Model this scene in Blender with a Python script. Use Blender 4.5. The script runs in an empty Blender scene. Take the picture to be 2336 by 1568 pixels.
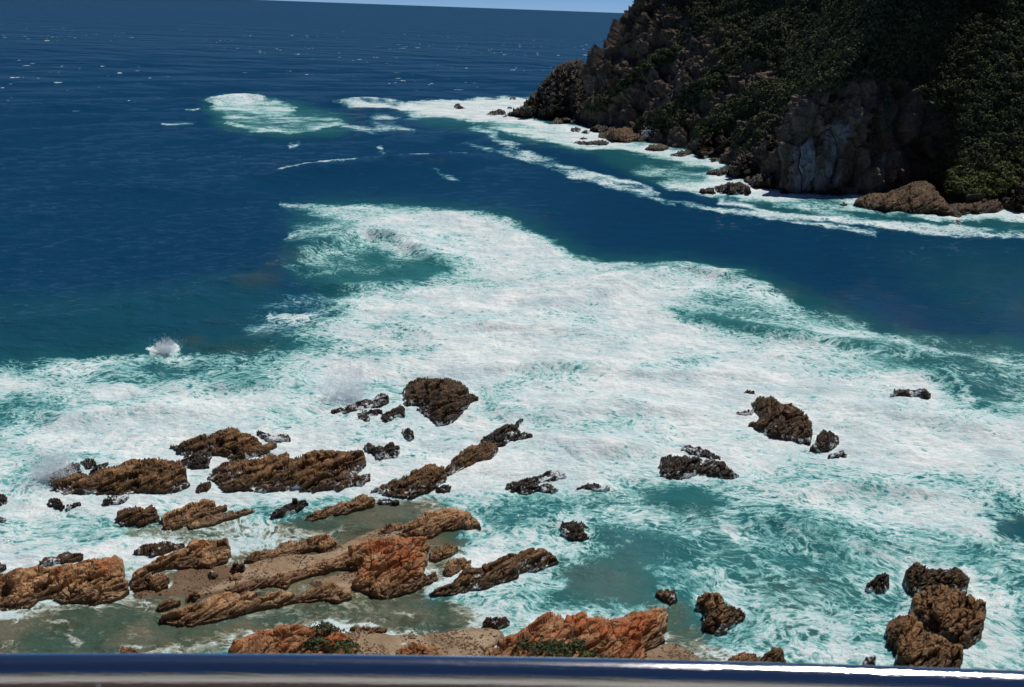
import bpy, math, random
import numpy as np
R_ = math.radians
rng = np.random.default_rng(7); random.seed(7)
S = bpy.context.scene
# ------------------------------------------------------------------ camera, sky, sun, exposure
CAM_H = 40.0                                   # eye height above the sea, metres
FPX = 2500.0                                   # focal length in photo-view pixels (view 2336 x 1568)
PITCH = math.atan(764 / FPX); ROLL = R_(2.07)
fwd = np.array([0, math.cos(PITCH), -math.sin(PITCH)])
r0 = np.array([1.0, 0, 0]); u0 = np.array([0, math.sin(PITCH), math.cos(PITCH)])
rgt = math.cos(ROLL) * r0 + math.sin(ROLL) * u0
upv = -math.sin(ROLL) * r0 + math.cos(ROLL) * u0
cam = bpy.data.cameras.new('camera'); cob = bpy.data.objects.new('camera', cam); S.collection.objects.link(cob)
from mathutils import Matrix
M = Matrix(((rgt[0], upv[0], -fwd[0], 0), (rgt[1], upv[1], -fwd[1], 0), (rgt[2], upv[2], -fwd[2], CAM_H), (0, 0, 0, 1)))
cob.matrix_world = M
cam.sensor_width = 36; cam.lens = 36 * FPX / 2336; cam.clip_start = 0.05; cam.clip_end = 120000
cam.dof.use_dof = True; cam.dof.focus_distance = 110; cam.dof.aperture_fstop = 14
S.camera = cob
SUN_EL, SUN_AZ = R_(58), R_(36)                # azimuth clockwise from the view direction
W = bpy.data.worlds.new('World'); S.world = W; W.use_nodes = True
wn = W.node_tree.nodes; wl = W.node_tree.links
sky = wn.new('ShaderNodeTexSky'); sky.sky_type = 'NISHITA'; sky.sun_disc = False
sky.sun_elevation = SUN_EL; sky.sun_rotation = SUN_AZ; sky.altitude = 1500; sky.dust_density = 0.0; sky.air_density = 0.36; sky.ozone_density = 10.0
wl.new(sky.outputs[0], wn['Background'].inputs[0]); wn['Background'].inputs[1].default_value = 0.07
sl = bpy.data.lights.new('sun', 'SUN'); sl.energy = 3.5; sl.angle = R_(0.5); sl.color = (1, .955, .88)
so = bpy.data.objects.new('sun', sl); S.collection.objects.link(so)
sd = np.array([math.sin(SUN_AZ) * math.cos(SUN_EL), math.cos(SUN_AZ) * math.cos(SUN_EL), math.sin(SUN_EL)])
from mathutils import Vector
so.rotation_euler = Vector(sd).to_track_quat('Z', 'Y').to_euler()
S.view_settings.view_transform = 'Standard'; S.view_settings.look = 'None'; S.view_settings.exposure = 0.0
S.cycles.max_bounces = 9; S.cycles.diffuse_bounces = 8; S.cycles.transparent_max_bounces = 8

# ------------------------------------------------------------------ projection helpers (photo-view pixels <-> world)
def ray(u, v):
    u = np.asarray(u, float); v = np.asarray(v, float)
    a = (u - 1168) / FPX; b = -(v - 784) / FPX
    return fwd + a[..., None] * rgt + b[..., None] * upv
def unproj(u, v, z=0.0):
    d = ray(u, v); t = (np.asarray(z, float) - CAM_H) / np.minimum(d[..., 2], -1e-4)
    p = d * t[..., None]; p[..., 2] += CAM_H
    return p
def atrange(u, v, R):                          # point on the ray at horizontal distance R
    d = ray(u, v); h = np.hypot(d[..., 0], d[..., 1])
    p = d * (np.asarray(R) / h)[..., None]; p[..., 2] += CAM_H
    return p
def toview(p):
    q = p - np.array([0, 0, CAM_H]); w = q @ fwd
    return 1168 + FPX * (q @ rgt) / w, 784 - FPX * (q @ upv) / w

# ------------------------------------------------------------------ noise (numpy)
def _h(ix, iy, iz, s):
    n = (ix * 374761393 + iy * 668265263 + iz * 1274126177 + s * 974711) & 0xffffffff
    n = ((n ^ (n >> 13)) * 1274126177) & 0xffffffff
    n = ((n ^ (n >> 16)) * 2246822519) & 0xffffffff
    return (n ^ (n >> 15)) & 0xffffffff
def perlin(p, s=0):
    i = np.floor(p).astype(np.int64); f = p - i
    w = f * f * f * (f * (f * 6 - 15) + 10); out = 0
    for dx in (0, 1):
        for dy in (0, 1):
            for dz in (0, 1):
                h = _h(i[:, 0] + dx, i[:, 1] + dy, i[:, 2] + dz, s)
                gx = (h & 255) / 127.5 - 1; gy = ((h >> 8) & 255) / 127.5 - 1; gz = ((h >> 16) & 255) / 127.5 - 1
                d = gx * (f[:, 0] - dx) + gy * (f[:, 1] - dy) + gz * (f[:, 2] - dz)
                out = out + d * (w[:, 0] if dx else 1 - w[:, 0]) * (w[:, 1] if dy else 1 - w[:, 1]) * (w[:, 2] if dz else 1 - w[:, 2])
    return out
def fbm(p, o=4, s=0, g=.5):
    a, t, q = 1.0, 0, p
    for k in range(o):
        t = t + a * perlin(q, s + k * 17); a *= g; q = q * 2.03 + 11.3
    return t
def ridged(p, o=4, s=0, g=.5):
    a, t, q = 1.0, 0, p
    for k in range(o):
        t = t + a * (1 - 2 * np.abs(perlin(q, s + k * 17))); a *= g; q = q * 2.03 + 5.7
    return t - 1.2
def cells(p, s=0):                             # random value of the nearest cell: jointed blocks, and edge distance
    i = np.floor(p).astype(np.int64); b1 = np.full(len(p), 9.); b2 = b1.copy(); val = np.zeros(len(p)); tl = np.zeros(len(p))
    for dx in (-1, 0, 1):
        for dy in (-1, 0, 1):
            for dz in (-1, 0, 1):
                c = i + np.array([dx, dy, dz]); h = _h(c[:, 0], c[:, 1], c[:, 2], s)
                o = np.stack([(h & 255) / 255, ((h >> 8) & 255) / 255, ((h >> 16) & 255) / 255], 1)
                d = np.sqrt((((c + o) - p) ** 2).sum(1)); m = d < b1
                b2 = np.where(m, b1, np.minimum(b2, d)); val = np.where(m, ((h >> 24) & 255) / 255, val); dv = p - (c + o); tl = np.where(m, dv[:, 0] * (((h >> 5) & 255) / 127.5 - 1) * .6 + dv[:, 1] * (((h >> 11) & 255) / 127.5 - 1) + dv[:, 2] * (((h >> 19) & 255) / 127.5 - 1), tl); b1 = np.where(m, d, b1)
    return val + .9 * tl, b2 - b1

# ------------------------------------------------------------------ polygon painting in a raster
def inside(u, v, P):
    P = np.asarray(P, float); r = np.zeros(np.shape(u), bool); n = len(P)
    for a in range(n):
        x1, y1 = P[a]; x2, y2 = P[(a + 1) % n]
        if y1 == y2: continue
        c = ((y1 > v) != (y2 > v)) & (u < (x2 - x1) * (v - y1) / (y2 - y1) + x1)
        r ^= c
    return r
def blur1(a, s, ax):
    n = max(1, int(3 * s)); k = np.exp(-.5 * (np.arange(-n, n + 1) / s) ** 2); k /= k.sum()
    a = np.moveaxis(a, ax, 0); p = np.concatenate([np.repeat(a[:1], n, 0), a, np.repeat(a[-1:], n, 0)])
    o = sum(k[j] * p[j:j + len(a)] for j in range(2 * n + 1)); return np.moveaxis(o, 0, ax)
def blur(a, sx, sy=None): return blur1(blur1(a, sx, 1), sy or sx, 0)
RS = 4.0; RU0, RV0 = -300, -60                 # raster: 4 view px per cell
RW, RH = int(2940 / RS), int(1760 / RS)
gu, gv = np.meshgrid(RU0 + RS * (np.arange(RW) + .5), RV0 + RS * (np.arange(RH) + .5))
class Field:
    def __init__(s, v=0.0): s.a = np.full((RH, RW), float(v))
    def poly(s, P, val, f=12, fy=None):
        m = blur(inside(gu, gv, P).astype(float), f / RS, (fy or f) / RS); s.a = s.a * (1 - m) + val * m
    def line(s, P, val, w, f=6, add=False):
        d = np.full((RH, RW), 1e9)
        for (x1, y1), (x2, y2) in zip(P[:-1], P[1:]):
            t = np.clip(((gu - x1) * (x2 - x1) + (gv - y1) * (y2 - y1)) / ((x2 - x1) ** 2 + (y2 - y1) ** 2), 0, 1)
            d = np.minimum(d, np.hypot(gu - x1 - t * (x2 - x1), gv - y1 - t * (y2 - y1)))
        m = np.clip((w - d) / f + .5, 0, 1); s.a = np.maximum(s.a, val * m) if add else s.a * (1 - m) + val * m
    def at(s, u, v):
        x = np.clip((u - RU0) / RS - .5, 0, RW - 1.001); y = np.clip((v - RV0) / RS - .5, 0, RH - 1.001)
        i = x.astype(int); j = y.astype(int); x -= i; y -= j; a = s.a
        return (a[j, i] * (1 - x) + a[j, i + 1] * x) * (1 - y) + (a[j + 1, i] * (1 - x) + a[j + 1, i + 1] * x) * y

# ------------------------------------------------------------------ mesh helpers
def mesh_obj(name, V, Fq, mat=None, parent=None, smooth=False, attrs=None, link=True):
    me = bpy.data.meshes.new(name); V = np.asarray(V, np.float32); Fq = np.asarray(Fq, np.int32); k = Fq.shape[1]
    me.vertices.add(len(V)); me.vertices.foreach_set('co', V.ravel())
    me.loops.add(Fq.size); me.loops.foreach_set('vertex_index', Fq.ravel())
    me.polygons.add(len(Fq)); me.polygons.foreach_set('loop_start', np.arange(0, Fq.size, k, dtype=np.int32))
    me.polygons.foreach_set('use_smooth', np.full(len(Fq), smooth))
    me.update(calc_edges=True)
    for n, a in (attrs or {}).items():
        at = me.attributes.new(n, 'FLOAT', 'POINT'); at.data.foreach_set('value', np.asarray(a, np.float32))
    me.validate()
    if mat: me.materials.append(mat)
    o = bpy.data.objects.new(name, me); S.collection.objects.link(o)
    if parent: o.parent = parent
    return o
def tag(o, label=None, cat=None, group=None, kind=None):
    for k, v in (('label', label), ('category', cat), ('group', group), ('kind', kind)):
        if v: o[k] = v
    return o
def grid_faces(nr, nc):
    i = np.arange(nr * nc).reshape(nr, nc)
    return np.stack([i[:-1, :-1], i[:-1, 1:], i[1:, 1:], i[1:, :-1]], -1).reshape(-1, 4)
def empty(name, loc): 
    o = bpy.data.objects.new(name, None); o.location = loc; S.collection.objects.link(o); return o

# ------------------------------------------------------------------ materials
class NT:
    def __init__(s, name):
        s.m = bpy.data.materials.new(name); s.m.use_nodes = True; s.t = s.m.node_tree; s.n = s.t.nodes; s.l = s.t.links
        s.b = s.n['Principled BSDF']; s.out = s.n['Material Output']
    def add(s, t, **k):
        n = s.n.new(t)
        for a, v in k.items(): setattr(n, a, v)
        return n
    def setin(s, sock, v):
        if isinstance(v, bpy.types.NodeSocket): s.l.new(v, sock)
        else: sock.default_value = v
    def math(s, op, a, b=0.0, c=0.0, clamp=False):
        n = s.add('ShaderNodeMath', operation=op, use_clamp=clamp)
        for i, v in enumerate((a, b, c)): s.setin(n.inputs[i], v)
        return n.outputs[0]
    def mix(s, f, a, b, mode='MIX'):
        n = s.add('ShaderNodeMix', data_type='RGBA', blend_type=mode)
        s.setin(n.inputs[0], f); s.setin(n.inputs[6], a); s.setin(n.inputs[7], b); return n.outputs[2]
    def attr(s, name): return s.add('ShaderNodeAttribute', attribute_name=name).outputs['Fac']
    def pos(s): return s.add('ShaderNodeNewGeometry').outputs['Position']
    def scale(s, vec, sc):
        n = s.add('ShaderNodeVectorMath', operation='MULTIPLY'); s.setin(n.inputs[0], vec); n.inputs[1].default_value = sc; return n.outputs[0]
    def noise(s, vec, sc, det=4, ro=.55, dist=0, out='Fac'):
        n = s.add('ShaderNodeTexNoise'); s.setin(n.inputs['Vector'], vec)
        n.inputs['Scale'].default_value = sc; n.inputs['Detail'].default_value = det; n.inputs['Roughness'].default_value = ro; n.inputs['Distortion'].default_value = dist
        return n.outputs[out]
    def vor(s, vec, sc, feat='F1', out='Distance'):
        n = s.add('ShaderNodeTexVoronoi', feature=feat); s.setin(n.inputs['Vector'], vec); n.inputs['Scale'].default_value = sc; return n.outputs[out]
    def ss(s, x, a, b):
        n = s.add('ShaderNodeMapRange', interpolation_type='SMOOTHSTEP'); s.setin(n.inputs[0], x); s.setin(n.inputs[1], a); s.setin(n.inputs[2], b); return n.outputs[0]
    def ramp(s, x, st):
        n = s.add('ShaderNodeValToRGB'); e = n.color_ramp.elements
        while len(e) < len(st): e.new(.5)
        for k, (p, c) in enumerate(st): e[k].position = p; e[k].color = (*c, 1)
        s.setin(n.inputs[0], x); return n.outputs[0]
    def bump(s, h, dist, strength=1.0, normal=None):
        n = s.add('ShaderNodeBump'); s.setin(n.inputs['Height'], h); n.inputs['Distance'].default_value = dist; n.inputs['Strength'].default_value = strength
        if normal: s.l.new(normal, n.inputs['Normal'])
        return n.outputs[0]
def C(r, g, b): return (r, g, b, 1)

def rock_mat(name, dark, mid, pale, lichen=None, lich=0.0, wet=.5, foam=0.0, bump=.08, sc=1.0):
    t = NT(name); p = t.pos()
    a = t.noise(p, .9 * sc, 8, .65); b = t.noise(p, 6 * sc, 6, .7); c = t.noise(t.scale(p, (1, 1, .4)), .35 * sc, 3, .5)
    col = t.ramp(t.math('ADD', t.math('MULTIPLY', a, .6), t.math('MULTIPLY', b, .4)), [(.3, dark), (.5, mid), (.68, pale)])
    col = t.mix(t.ss(c, .45, .7), col, t.mix(.6, col, C(*dark)))
    sep = t.add('ShaderNodeSeparateXYZ'); t.l.new(p, sep.inputs[0]); z = sep.outputs[2]
    if lichen:
        nn = t.add('ShaderNodeSeparateXYZ'); g = t.add('ShaderNodeNewGeometry'); t.l.new(g.outputs['Normal'], nn.inputs[0])
        m = t.math('ADD', t.noise(p, .32 * sc, 5, .65), t.math('MULTIPLY', t.noise(p, 3.5 * sc, 5, .7), .55))
        m = t.math('ADD', m, t.math('MULTIPLY', nn.outputs[2], .06))
        m = t.math('MULTIPLY', t.ss(m, .86 - lich, 1.0 - lich), t.ss(z, .35, 1.2))
        lc = t.mix(t.noise(p, 2.5, 4), C(*lichen), C(lichen[0] * .5, lichen[1] * .55, lichen[2] * .8))
        col = t.mix(t.math('MULTIPLY', m, .9), col, lc)
    zz = t.math('ADD', z, t.math('MULTIPLY', t.math('SUBTRACT', a, .5), 1.2))
    wt = t.math('SUBTRACT', 1, t.ss(zz, wet * .2, wet))
    col = t.mix(t.math('MULTIPLY', wt, .72), col, C(dark[0] * .55, dark[1] * .55, dark[2] * .6))
    rough = t.math('SUBTRACT', .85, t.math('MULTIPLY', wt, .35))
    if foam > 0:
        f = t.noise(p, .8 * sc, 9, .7, .8); f2 = t.noise(p, 3.0 * sc, 6, .7)
        fv = t.math('ADD', t.math('MULTIPLY', f, .75), t.math('MULTIPLY', f2, .25))
        fv = t.math('ADD', fv, t.math('MULTIPLY', t.math('SUBTRACT', 1, t.ss(zz, 0.0, 1.3)), .2))
        fm = t.ss(fv, .72 - foam * .22, .78 - foam * .22)
        col = t.mix(fm, col, C(.75, .8, .83))
    t.setin(t.b.inputs['Base Color'], col); t.setin(t.b.inputs['Roughness'], rough)
    t.b.inputs['Specular IOR Level'].default_value = .3
    mp = t.add('ShaderNodeMapping'); t.l.new(p, mp.inputs[0]); mp.inputs['Rotation'].default_value = (R_(25), 0, -math.atan2(STR[1], STR[0])); mp.inputs['Scale'].default_value = (.35, 1.2, 1.2)
    h = t.math('ADD', t.math('MULTIPLY', t.noise(mp.outputs[0], 5 * sc, 8, .68), .7), t.math('MULTIPLY', t.vor(mp.outputs[0], 4 * sc), .3))
    t.l.new(t.bump(h, bump * 1.5), t.b.inputs['Normal'])
    return t.m
STR = unproj(np.array([370., 1210.]), np.array([1410., 980.])); STR = STR[1] - STR[0]; STR = STR[:2] / np.hypot(*STR[:2])
MAT = {
 'dark': rock_mat('dark_brown_rock', (.03, .018, .011), (.10, .06, .032), (.24, .155, .085), wet=1.0, foam=.06),
 'black': rock_mat('wet_black_rock', (.02, .014, .011), (.058, .038, .025), (.14, .09, .053), wet=1.2, foam=.04),
 'streak': rock_mat('foam_washed_rock', (.02, .014, .011), (.058, .038, .025), (.14, .09, .053), wet=1.2, foam=.18),
 'brown': rock_mat('wet_brown_rock', (.05, .028, .015), (.22, .12, .054), (.46, .28, .135), wet=1.0, foam=.02),
 'ochre': rock_mat('dry_ochre_rock', (.13, .072, .036), (.44, .265, .135), (.66, .46, .28), (.52, .165, .042), .105, wet=.7),
 'rust': rock_mat('orange_lichen_rock', (.11, .062, .032), (.40, .225, .115), (.62, .43, .26), (.52, .135, .032), .15, wet=.6),
 'far': rock_mat('far_shore_rock', (.02, .015, .012), (.055, .038, .026), (.12, .085, .055), wet=2.0, foam=.03, sc=.4, bump=.3),
 'farochre': rock_mat('far_ochre_rock', (.04, .025, .015), (.13, .08, .045), (.24, .16, .09), wet=1.5, sc=.4, bump=.3),
 'farpale': rock_mat('far_pale_rock', (.03, .027, .024), (.08, .07, .058), (.24, .21, .17), wet=2.5, sc=.35, bump=.3),
}

# ================================================================== SEA: authored fields on the sea surface
foam = Field(0.0)
# outer sea and the reef break far left
foam.poly([(470,240),(560,228),(620,232),(665,240),(680,256),(640,268),(560,264),(500,256)], .66, 5, 3)
foam.poly([(480,258),(600,262),(700,255),(770,262),(780,285),(720,300),(640,300),(560,290)], .34, 9, 4)
foam.line([(520,278),(560,292),(640,298)], .62, 5, 6, True); foam.line([(650,300),(720,298),(775,278)], .66, 5, 6, True)
foam.poly([(455,232),(560,226),(600,229),(560,236),(490,238)], .95, 3, 2)
foam.poly([(750,233),(800,229),(880,232),(940,240),(900,246),(800,243)], 1.0, 4, 3)
foam.poly([(905,248),(960,228),(1050,228),(1160,220),(1220,225),(1200,262),(1250,282),(1330,290),(1390,312),(1310,318),(1250,300),(1180,280),(1080,275),(960,262)], 1.02, 6, 3)
foam.line([(420,250),(450,252)], .8, 3, 3, True); foam.line([(370,280),(440,281)], .7, 2, 3, True)
foam.line([(870,335),(875,350)], .55, 5, 6, True); foam.line([(660,335),(690,325)], .5, 5, 6, True)
foam.poly([(860,255),(920,270),(960,300),(900,310),(830,280)], .36, 12, 5)
# band hugging the headland foot
foam.poly([(1080,283),(1180,282),(1300,296),(1400,322),(1500,332),(1590,350),(1660,362),(1640,395),(1760,420),(1830,440),(1950,446),(2030,430),(1950,470),(2050,482),(2200,488),(2336,470),(2500,480),(2500,520),(2330,500),(2150,500),(1960,478),(1800,462),(1680,455),(1560,440),(1500,425),(1600,405),(1620,385),(1520,360),(1420,345),(1300,335),(1230,315)], .88, 9, 5)
foam.poly([(1180,286),(1290,302),(1400,335),(1330,336),(1240,310),(1130,295)], .8, 8, 5)
foam.poly([(1480,375),(1600,375),(1640,398),(1560,430),(1480,410),(1420,385)], .42, 10, 6)
foam.poly([(1800,452),(1900,452),(1960,468),(2000,490),(1900,488),(1820,470)], .35, 10, 6)
# drifting lines
foam.line([(1080,290),(1130,315),(1200,350),(1290,385),(1390,420),(1470,445),(1540,460)], .6, 9, 12, True)
foam.line([(1150,340),(1260,375),(1370,400),(1450,420),(1510,447)], .62, 5, 7, True)
foam.line([(1060,325),(1130,345),(1250,380)], .55, 5, 7, True)
foam.line([(1530,458),(1660,478),(1800,500),(1935,520),(1990,528)], .66, 5, 6, True)
foam.line([(1640,455),(1760,485),(1870,497),(1960,505),(2080,525),(2200,533),(2336,538),(2500,540)], .84, 6, 7, True)
foam.line([(1760,466),(1860,478),(1960,500),(2100,515),(2330,530)], .62, 7, 8, True)
foam.line([(980,375),(1010,398),(1050,408)], .5, 4, 6, True)
foam.line([(640,395),(740,381),(800,373),(880,367),(960,362),(1060,358)], .66, 3, 5, True); foam.line([(735,380),(770,374)], .85, 4, 4, True)
# ---- main white mass
MAIN = [(690,468),(780,466),(860,470),(940,478),(1040,486),(1110,497),(1160,512),(1215,532),(1258,545),(1268,565),(1310,585),(1400,598),(1500,604),(1590,608),(1660,625),(1720,648),(1790,672),(1840,698),(1900,715),(1990,735),(1960,755),(2030,775),(2130,790),(2230,820),(2336,835),(2500,840),(2500,1600),(-250,1600),(-250,840),(0,832),(100,820),(230,815),(330,808),(450,806),(560,800),(640,790),(700,755),(770,715),(800,690),(760,660),(700,625),(670,598),(700,575),(740,560),(705,520),(700,490)]
foam.poly(MAIN, .56, 20, 10)
foam.poly([(740,470),(860,472),(1040,488),(1160,513),(1255,547),(1270,572),(1400,606),(1600,640),(1560,680),(1400,700),(1200,690),(1000,660),(960,610),(1000,590),(940,560),(900,545),(820,520)], .9, 18, 9)
foam.poly([(820,655),(960,660),(1200,660),(1450,650),(1500,690),(1700,740),(1850,770),(2050,815),(2140,850),(2150,890),(2210,950),(2336,940),(2500,950),(2500,1080),(2280,1090),(2050,1085),(1850,1100),(1650,1110),(1500,1115),(1380,1120),(1250,1130),(1090,1110),(1010,1140),(860,1120),(640,1110),(430,1110),(250,1200),(-250,1260),(-250,960),(100,960),(350,915),(560,900),(650,830),(800,790),(950,780),(960,740),(860,720),(740,720)], .89, 34, 16)
foam.poly([(680,580),(740,562),(830,545),(890,555),(940,580),(1000,600),(1030,615),(960,625),(880,600),(800,610),(730,610)], .36, 16, 9)
foam.poly([(760,615),(880,620),(990,625),(990,645),(900,655),(800,650)], .2, 10, 5)
foam.poly([(700,490),(760,500),(850,530),(820,545),(740,550),(690,520)], .45, 10, 6)
foam.line([(770,465),(690,468),(640,462)], .6, 4, 5, True)
foam.poly([(660,770),(760,755),(900,762),(1000,790),(960,810),(800,800),(690,795)], .42, 14, 7)
foam.poly([(1400,612),(1560,612),(1700,650),(1840,705),(1800,715),(1680,685),(1560,650),(1440,640)], .62, 10, 5)
foam.poly([(1500,700),(1600,720),(1760,745),(1900,770),(2030,785),(1980,800),(1850,780),(1700,760),(1560,735)], .28, 7, 5)
foam.poly([(1700,710),(1850,715),(1960,750),(1900,765),(1780,745)], .5, 10, 5)
foam.poly([(1960,748),(2100,760),(2240,770),(2336,790),(2500,800),(2500,900),(2336,905),(2230,930),(2180,900),(2130,850),(2220,845),(2130,830),(2000,800)], .36, 12, 7)
foam.line([(2130,835),(2190,880),(2230,935),(2336,925)], .75, 10, 12, True)
foam.line([(2100,790),(2200,812),(2336,830)], .6, 6, 8, True); foam.line([(2180,860),(2336,850)], .52, 6, 8, True)
foam.poly([(540,720),(660,640),(700,600),(790,660),(780,700),(700,790),(560,795)], .27, 26, 14)
foam.line([(600,742),(660,728),(740,712),(800,690)], .5, 10, 18, True); foam.line([(640,612),(690,622),(740,640),(760,655)], .42, 9, 16, True)
foam.poly([(610,455),(720,462),(740,560),(690,600),(650,560),(660,500)], .25, 22, 12); foam.line([(640,462),(700,468),(780,480)], .6, 7, 12, True); foam.line([(660,540),(700,530),(750,545)], .5, 7, 12, True)
foam.line([(780,285),(850,300),(910,285),(960,262)], .4, 8, 10, True); foam.line([(860,255),(900,285),(940,300)], .4, 8, 10, True)
# lacy band, left
foam.poly([(-250,840),(330,812),(640,796),(640,850),(540,895),(330,910),(100,950),(-250,1000)], .55, 14, 8)
foam.poly([(300,820),(460,815),(500,850),(420,870),(330,860)], .42, 14, 8)
foam.poly([(200,880),(290,868),(330,890),(260,910),(210,905)], .9, 10, 6)
foam.line([(620,720),(660,715),(700,722)], .85, 6, 7, True); foam.line([(345,798),(400,795)], 1.0, 8, 8, True)
# pool at left of the reef
foam.poly([(-250,1170),(60,1180),(200,1160),(260,1190),(300,1205),(230,1235),(80,1260),(-250,1270)], .62, 18, 9)
foam.poly([(-250,1225),(60,1262),(200,1245),(300,1225),(420,1250),(330,1300),(280,1262),(120,1285),(-250,1310)], .97, 10, 6)
foam.poly([(310,1190),(520,1150),(700,1135),(880,1130),(760,1200),(600,1225),(420,1230)], .48, 12, 7)
foam.poly([(440,1115),(640,1108),(850,1112),(870,1130),(700,1135),(560,1150),(400,1160)], .95, 8, 5)
foam.poly([(640,1180),(760,1165),(900,1150),(960,1140),(900,1175),(780,1200),(700,1215)], .18, 10, 6)
# lacing right of the reef, and the lower right
foam.poly([(1080,1140),(1300,1130),(1500,1110),(1700,1120),(1860,1160),(2050,1150),(2240,1130),(2336,1180),(2500,1200),(2500,1600),(1600,1600),(1500,1400),(1260,1390),(1150,1420),(1000,1380),(1200,1290),(1090,1250),(1100,1200)], .52, 16, 9)
foam.poly([(1450,1120),(1560,1110),(1680,1150),(1640,1190),(1520,1180)], .2, 14, 8)
foam.poly([(1780,1090),(2000,1085),(2240,1100),(2260,1150),(2300,1240),(2220,1235),(2050,1190),(1900,1165)], .78, 16, 9)
foam.poly([(1350,1195),(1560,1200),(1700,1230),(1720,1290),(1600,1300),(1480,1290),(1400,1330),(1330,1290)], .32, 16, 9)
foam.poly([(1190,1310),(1290,1280),(1400,1270),(1470,1300),(1490,1370),(1380,1385),(1270,1385),(1190,1370)], .2, 20, 12)
foam.poly([(1060,1350),(1180,1320),(1260,1290),(1290,1340),(1180,1420),(1240,1440),(1330,1390),(1290,1440),(1180,1450),(1100,1420)], .62, 10, 7)
foam.poly([(980,1200),(1060,1185),(1140,1210),(1160,1260),(1080,1290),(1020,1260)], .74, 9, 6)
foam.poly([(1480,1290),(1600,1280),(1700,1330),(1760,1360),(1680,1390),(1580,1350),(1500,1345)], .68, 12, 8)
foam.poly([(1500,1380),(1600,1390),(1640,1430),(1560,1450),(1510,1420)], .4, 12, 8)
foam.poly([(2040,1270),(2200,1250),(2290,1330),(2336,1500),(2200,1530),(2250,1400)], .72, 14, 9)
foam.poly([(1860,1310),(2050,1330),(2080,1380),(2010,1420),(1930,1390)], .55, 12, 8)
foam.poly([(1800,1470),(1990,1470),(2040,1500),(2040,1540),(1850,1540)], .85, 12, 8)
foam.poly([(2250,1180),(2400,1190),(2400,1260),(2280,1230)], .12, 12, 8)
foam.line([(1790,1200),(1850,1250),(1870,1290),(1820,1300)], .66, 9, 9, True)
foam.line([(1940,1250),(2050,1275),(2200,1270)], .68, 8, 9, True)
foam.line([(1640,1200),(1700,1240),(1730,1275)], .66, 9, 9, True)
# green sheltered channel, bottom left
foam.poly([(-250,1395),(60,1400),(300,1380),(420,1420),(560,1410),(760,1370),(980,1360),(1080,1400),(1060,1445),(900,1440),(760,1420),(560,1440),(500,1500),(-250,1560)], .2, 8, 6)
foam.poly([(-250,1400),(0,1395),(70,1398),(40,1415),(-20,1420),(-250,1440)], 1.05, 4, 3)
foam.line([(110,1415),(140,1425),(165,1445),(180,1465)], .46, 8, 10, True); foam.line([(0,1470),(40,1462),(30,1490)], .42, 7, 9, True)
foam.poly([(310,1490),(420,1468),(520,1440),(640,1425),(560,1450),(520,1470),(500,1500),(320,1510)], .6, 9, 6)
foam.poly([(300,1355),(380,1330),(440,1310),(400,1345),(340,1372)], .52, 8, 5)
foam.line([(270,1378),(360,1372),(420,1355)], .45, 5, 6, True)
foam.line([(800,1438),(880,1443),(950,1436)], .5, 4, 6, True)
foam.line([(905,1400),(940,1402)], .4, 8, 9, True)
REEF = [(520,1260),(700,1232),(900,1178),(1050,1205),(1040,1290),(960,1370),(800,1380),(600,1392),(390,1425),(350,1375),(300,1370),(320,1310),(480,1290)]
foam.poly(REEF, .18, 7, 5)
foam.line([(300,1362),(370,1345),(430,1322)], .5, 8, 10, True)
# water body: shallow = turquoise, murk = sandy khaki, silt = olive cloud
shal = Field(0.0)
shal.poly([(460,235),(700,240),(790,270),(780,310),(620,310),(500,290)], .85, 12, 6)
shal.poly([(900,240),(1250,270),(1500,330),(1660,370),(1660,440),(1500,420),(1350,350),(1150,310),(950,280)], .5, 16, 8)
shal.poly([(1500,400),(1850,445),(2350,470),(2500,480),(2500,540),(2336,530),(2000,510),(1750,480)], .48, 16, 8)
shal.poly(MAIN, 1.0, 46, 24)
shal.poly([(-250,800),(300,770),(640,770),(640,830),(0,860),(-250,870)], .55, 30, 14)
shal.poly([(-250,680),(300,660),(600,620),(700,700),(600,780),(300,800),(-250,830)], .2, 40, 20)
shal.poly([(2000,760),(2336,770),(2500,780),(2500,900),(2200,930),(2050,820)], .7, 20, 10)
shal.poly([(2180,1120),(2500,1160),(2500,1330),(2336,1290),(2220,1230)], .45, 16, 10)
shal.poly([(2000,560),(2500,560),(2500,770),(2250,760),(2100,680)], .16, 60, 30)
murk = Field(0.0)
murk.poly([(1190,1260),(1400,1250),(1480,1310),(1500,1385),(1400,1400),(1250,1400),(1160,1330)], .3, 34, 20)
murk.poly([(-250,1380),(300,1370),(480,1420),(800,1360),(1090,1380),(1180,1440),(1050,1450),(500,1480),(400,1520),(-250,1560)], 1.0, 16, 9)
murk.poly([(520,1200),(700,1180),(900,1140),(1000,1130),(1000,1180),(760,1225),(600,1240)], .95, 12, 8)
murk.poly([(280,1200),(560,1160),(560,1240),(300,1245)], .7, 14, 8)
murk.poly([(1490,1370),(1560,1380),(1600,1440),(1660,1480),(1800,1500),(1500,1560),(1480,1450)], .8, 18, 10)
murk.poly([(290,1300),(560,1270),(560,1330),(380,1400),(280,1385)], 1.2, 12, 8)
murk.poly([(1700,1310),(1860,1300),(1960,1420),(1800,1480),(1680,1440)], .35, 24, 14)
murk.poly(REEF, 1.2, 10, 7)
silt = Field(0.0)
silt.poly([(520,655),(570,638),(640,632),(650,642),(590,655),(545,663)], .5, 14, 9)
silt.poly([(420,760),(500,740),(620,745),(640,790),(540,800),(430,795)], .4, 18, 10)
silt.poly([(1900,790),(2050,792),(2150,812),(2080,820),(1960,805)], .25, 10, 6)
silt.poly([(340,915),(270,930),(180,950),(40,975),(90,955),(220,920)], .4, 8, 5)
deep = Field(1.0)

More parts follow.
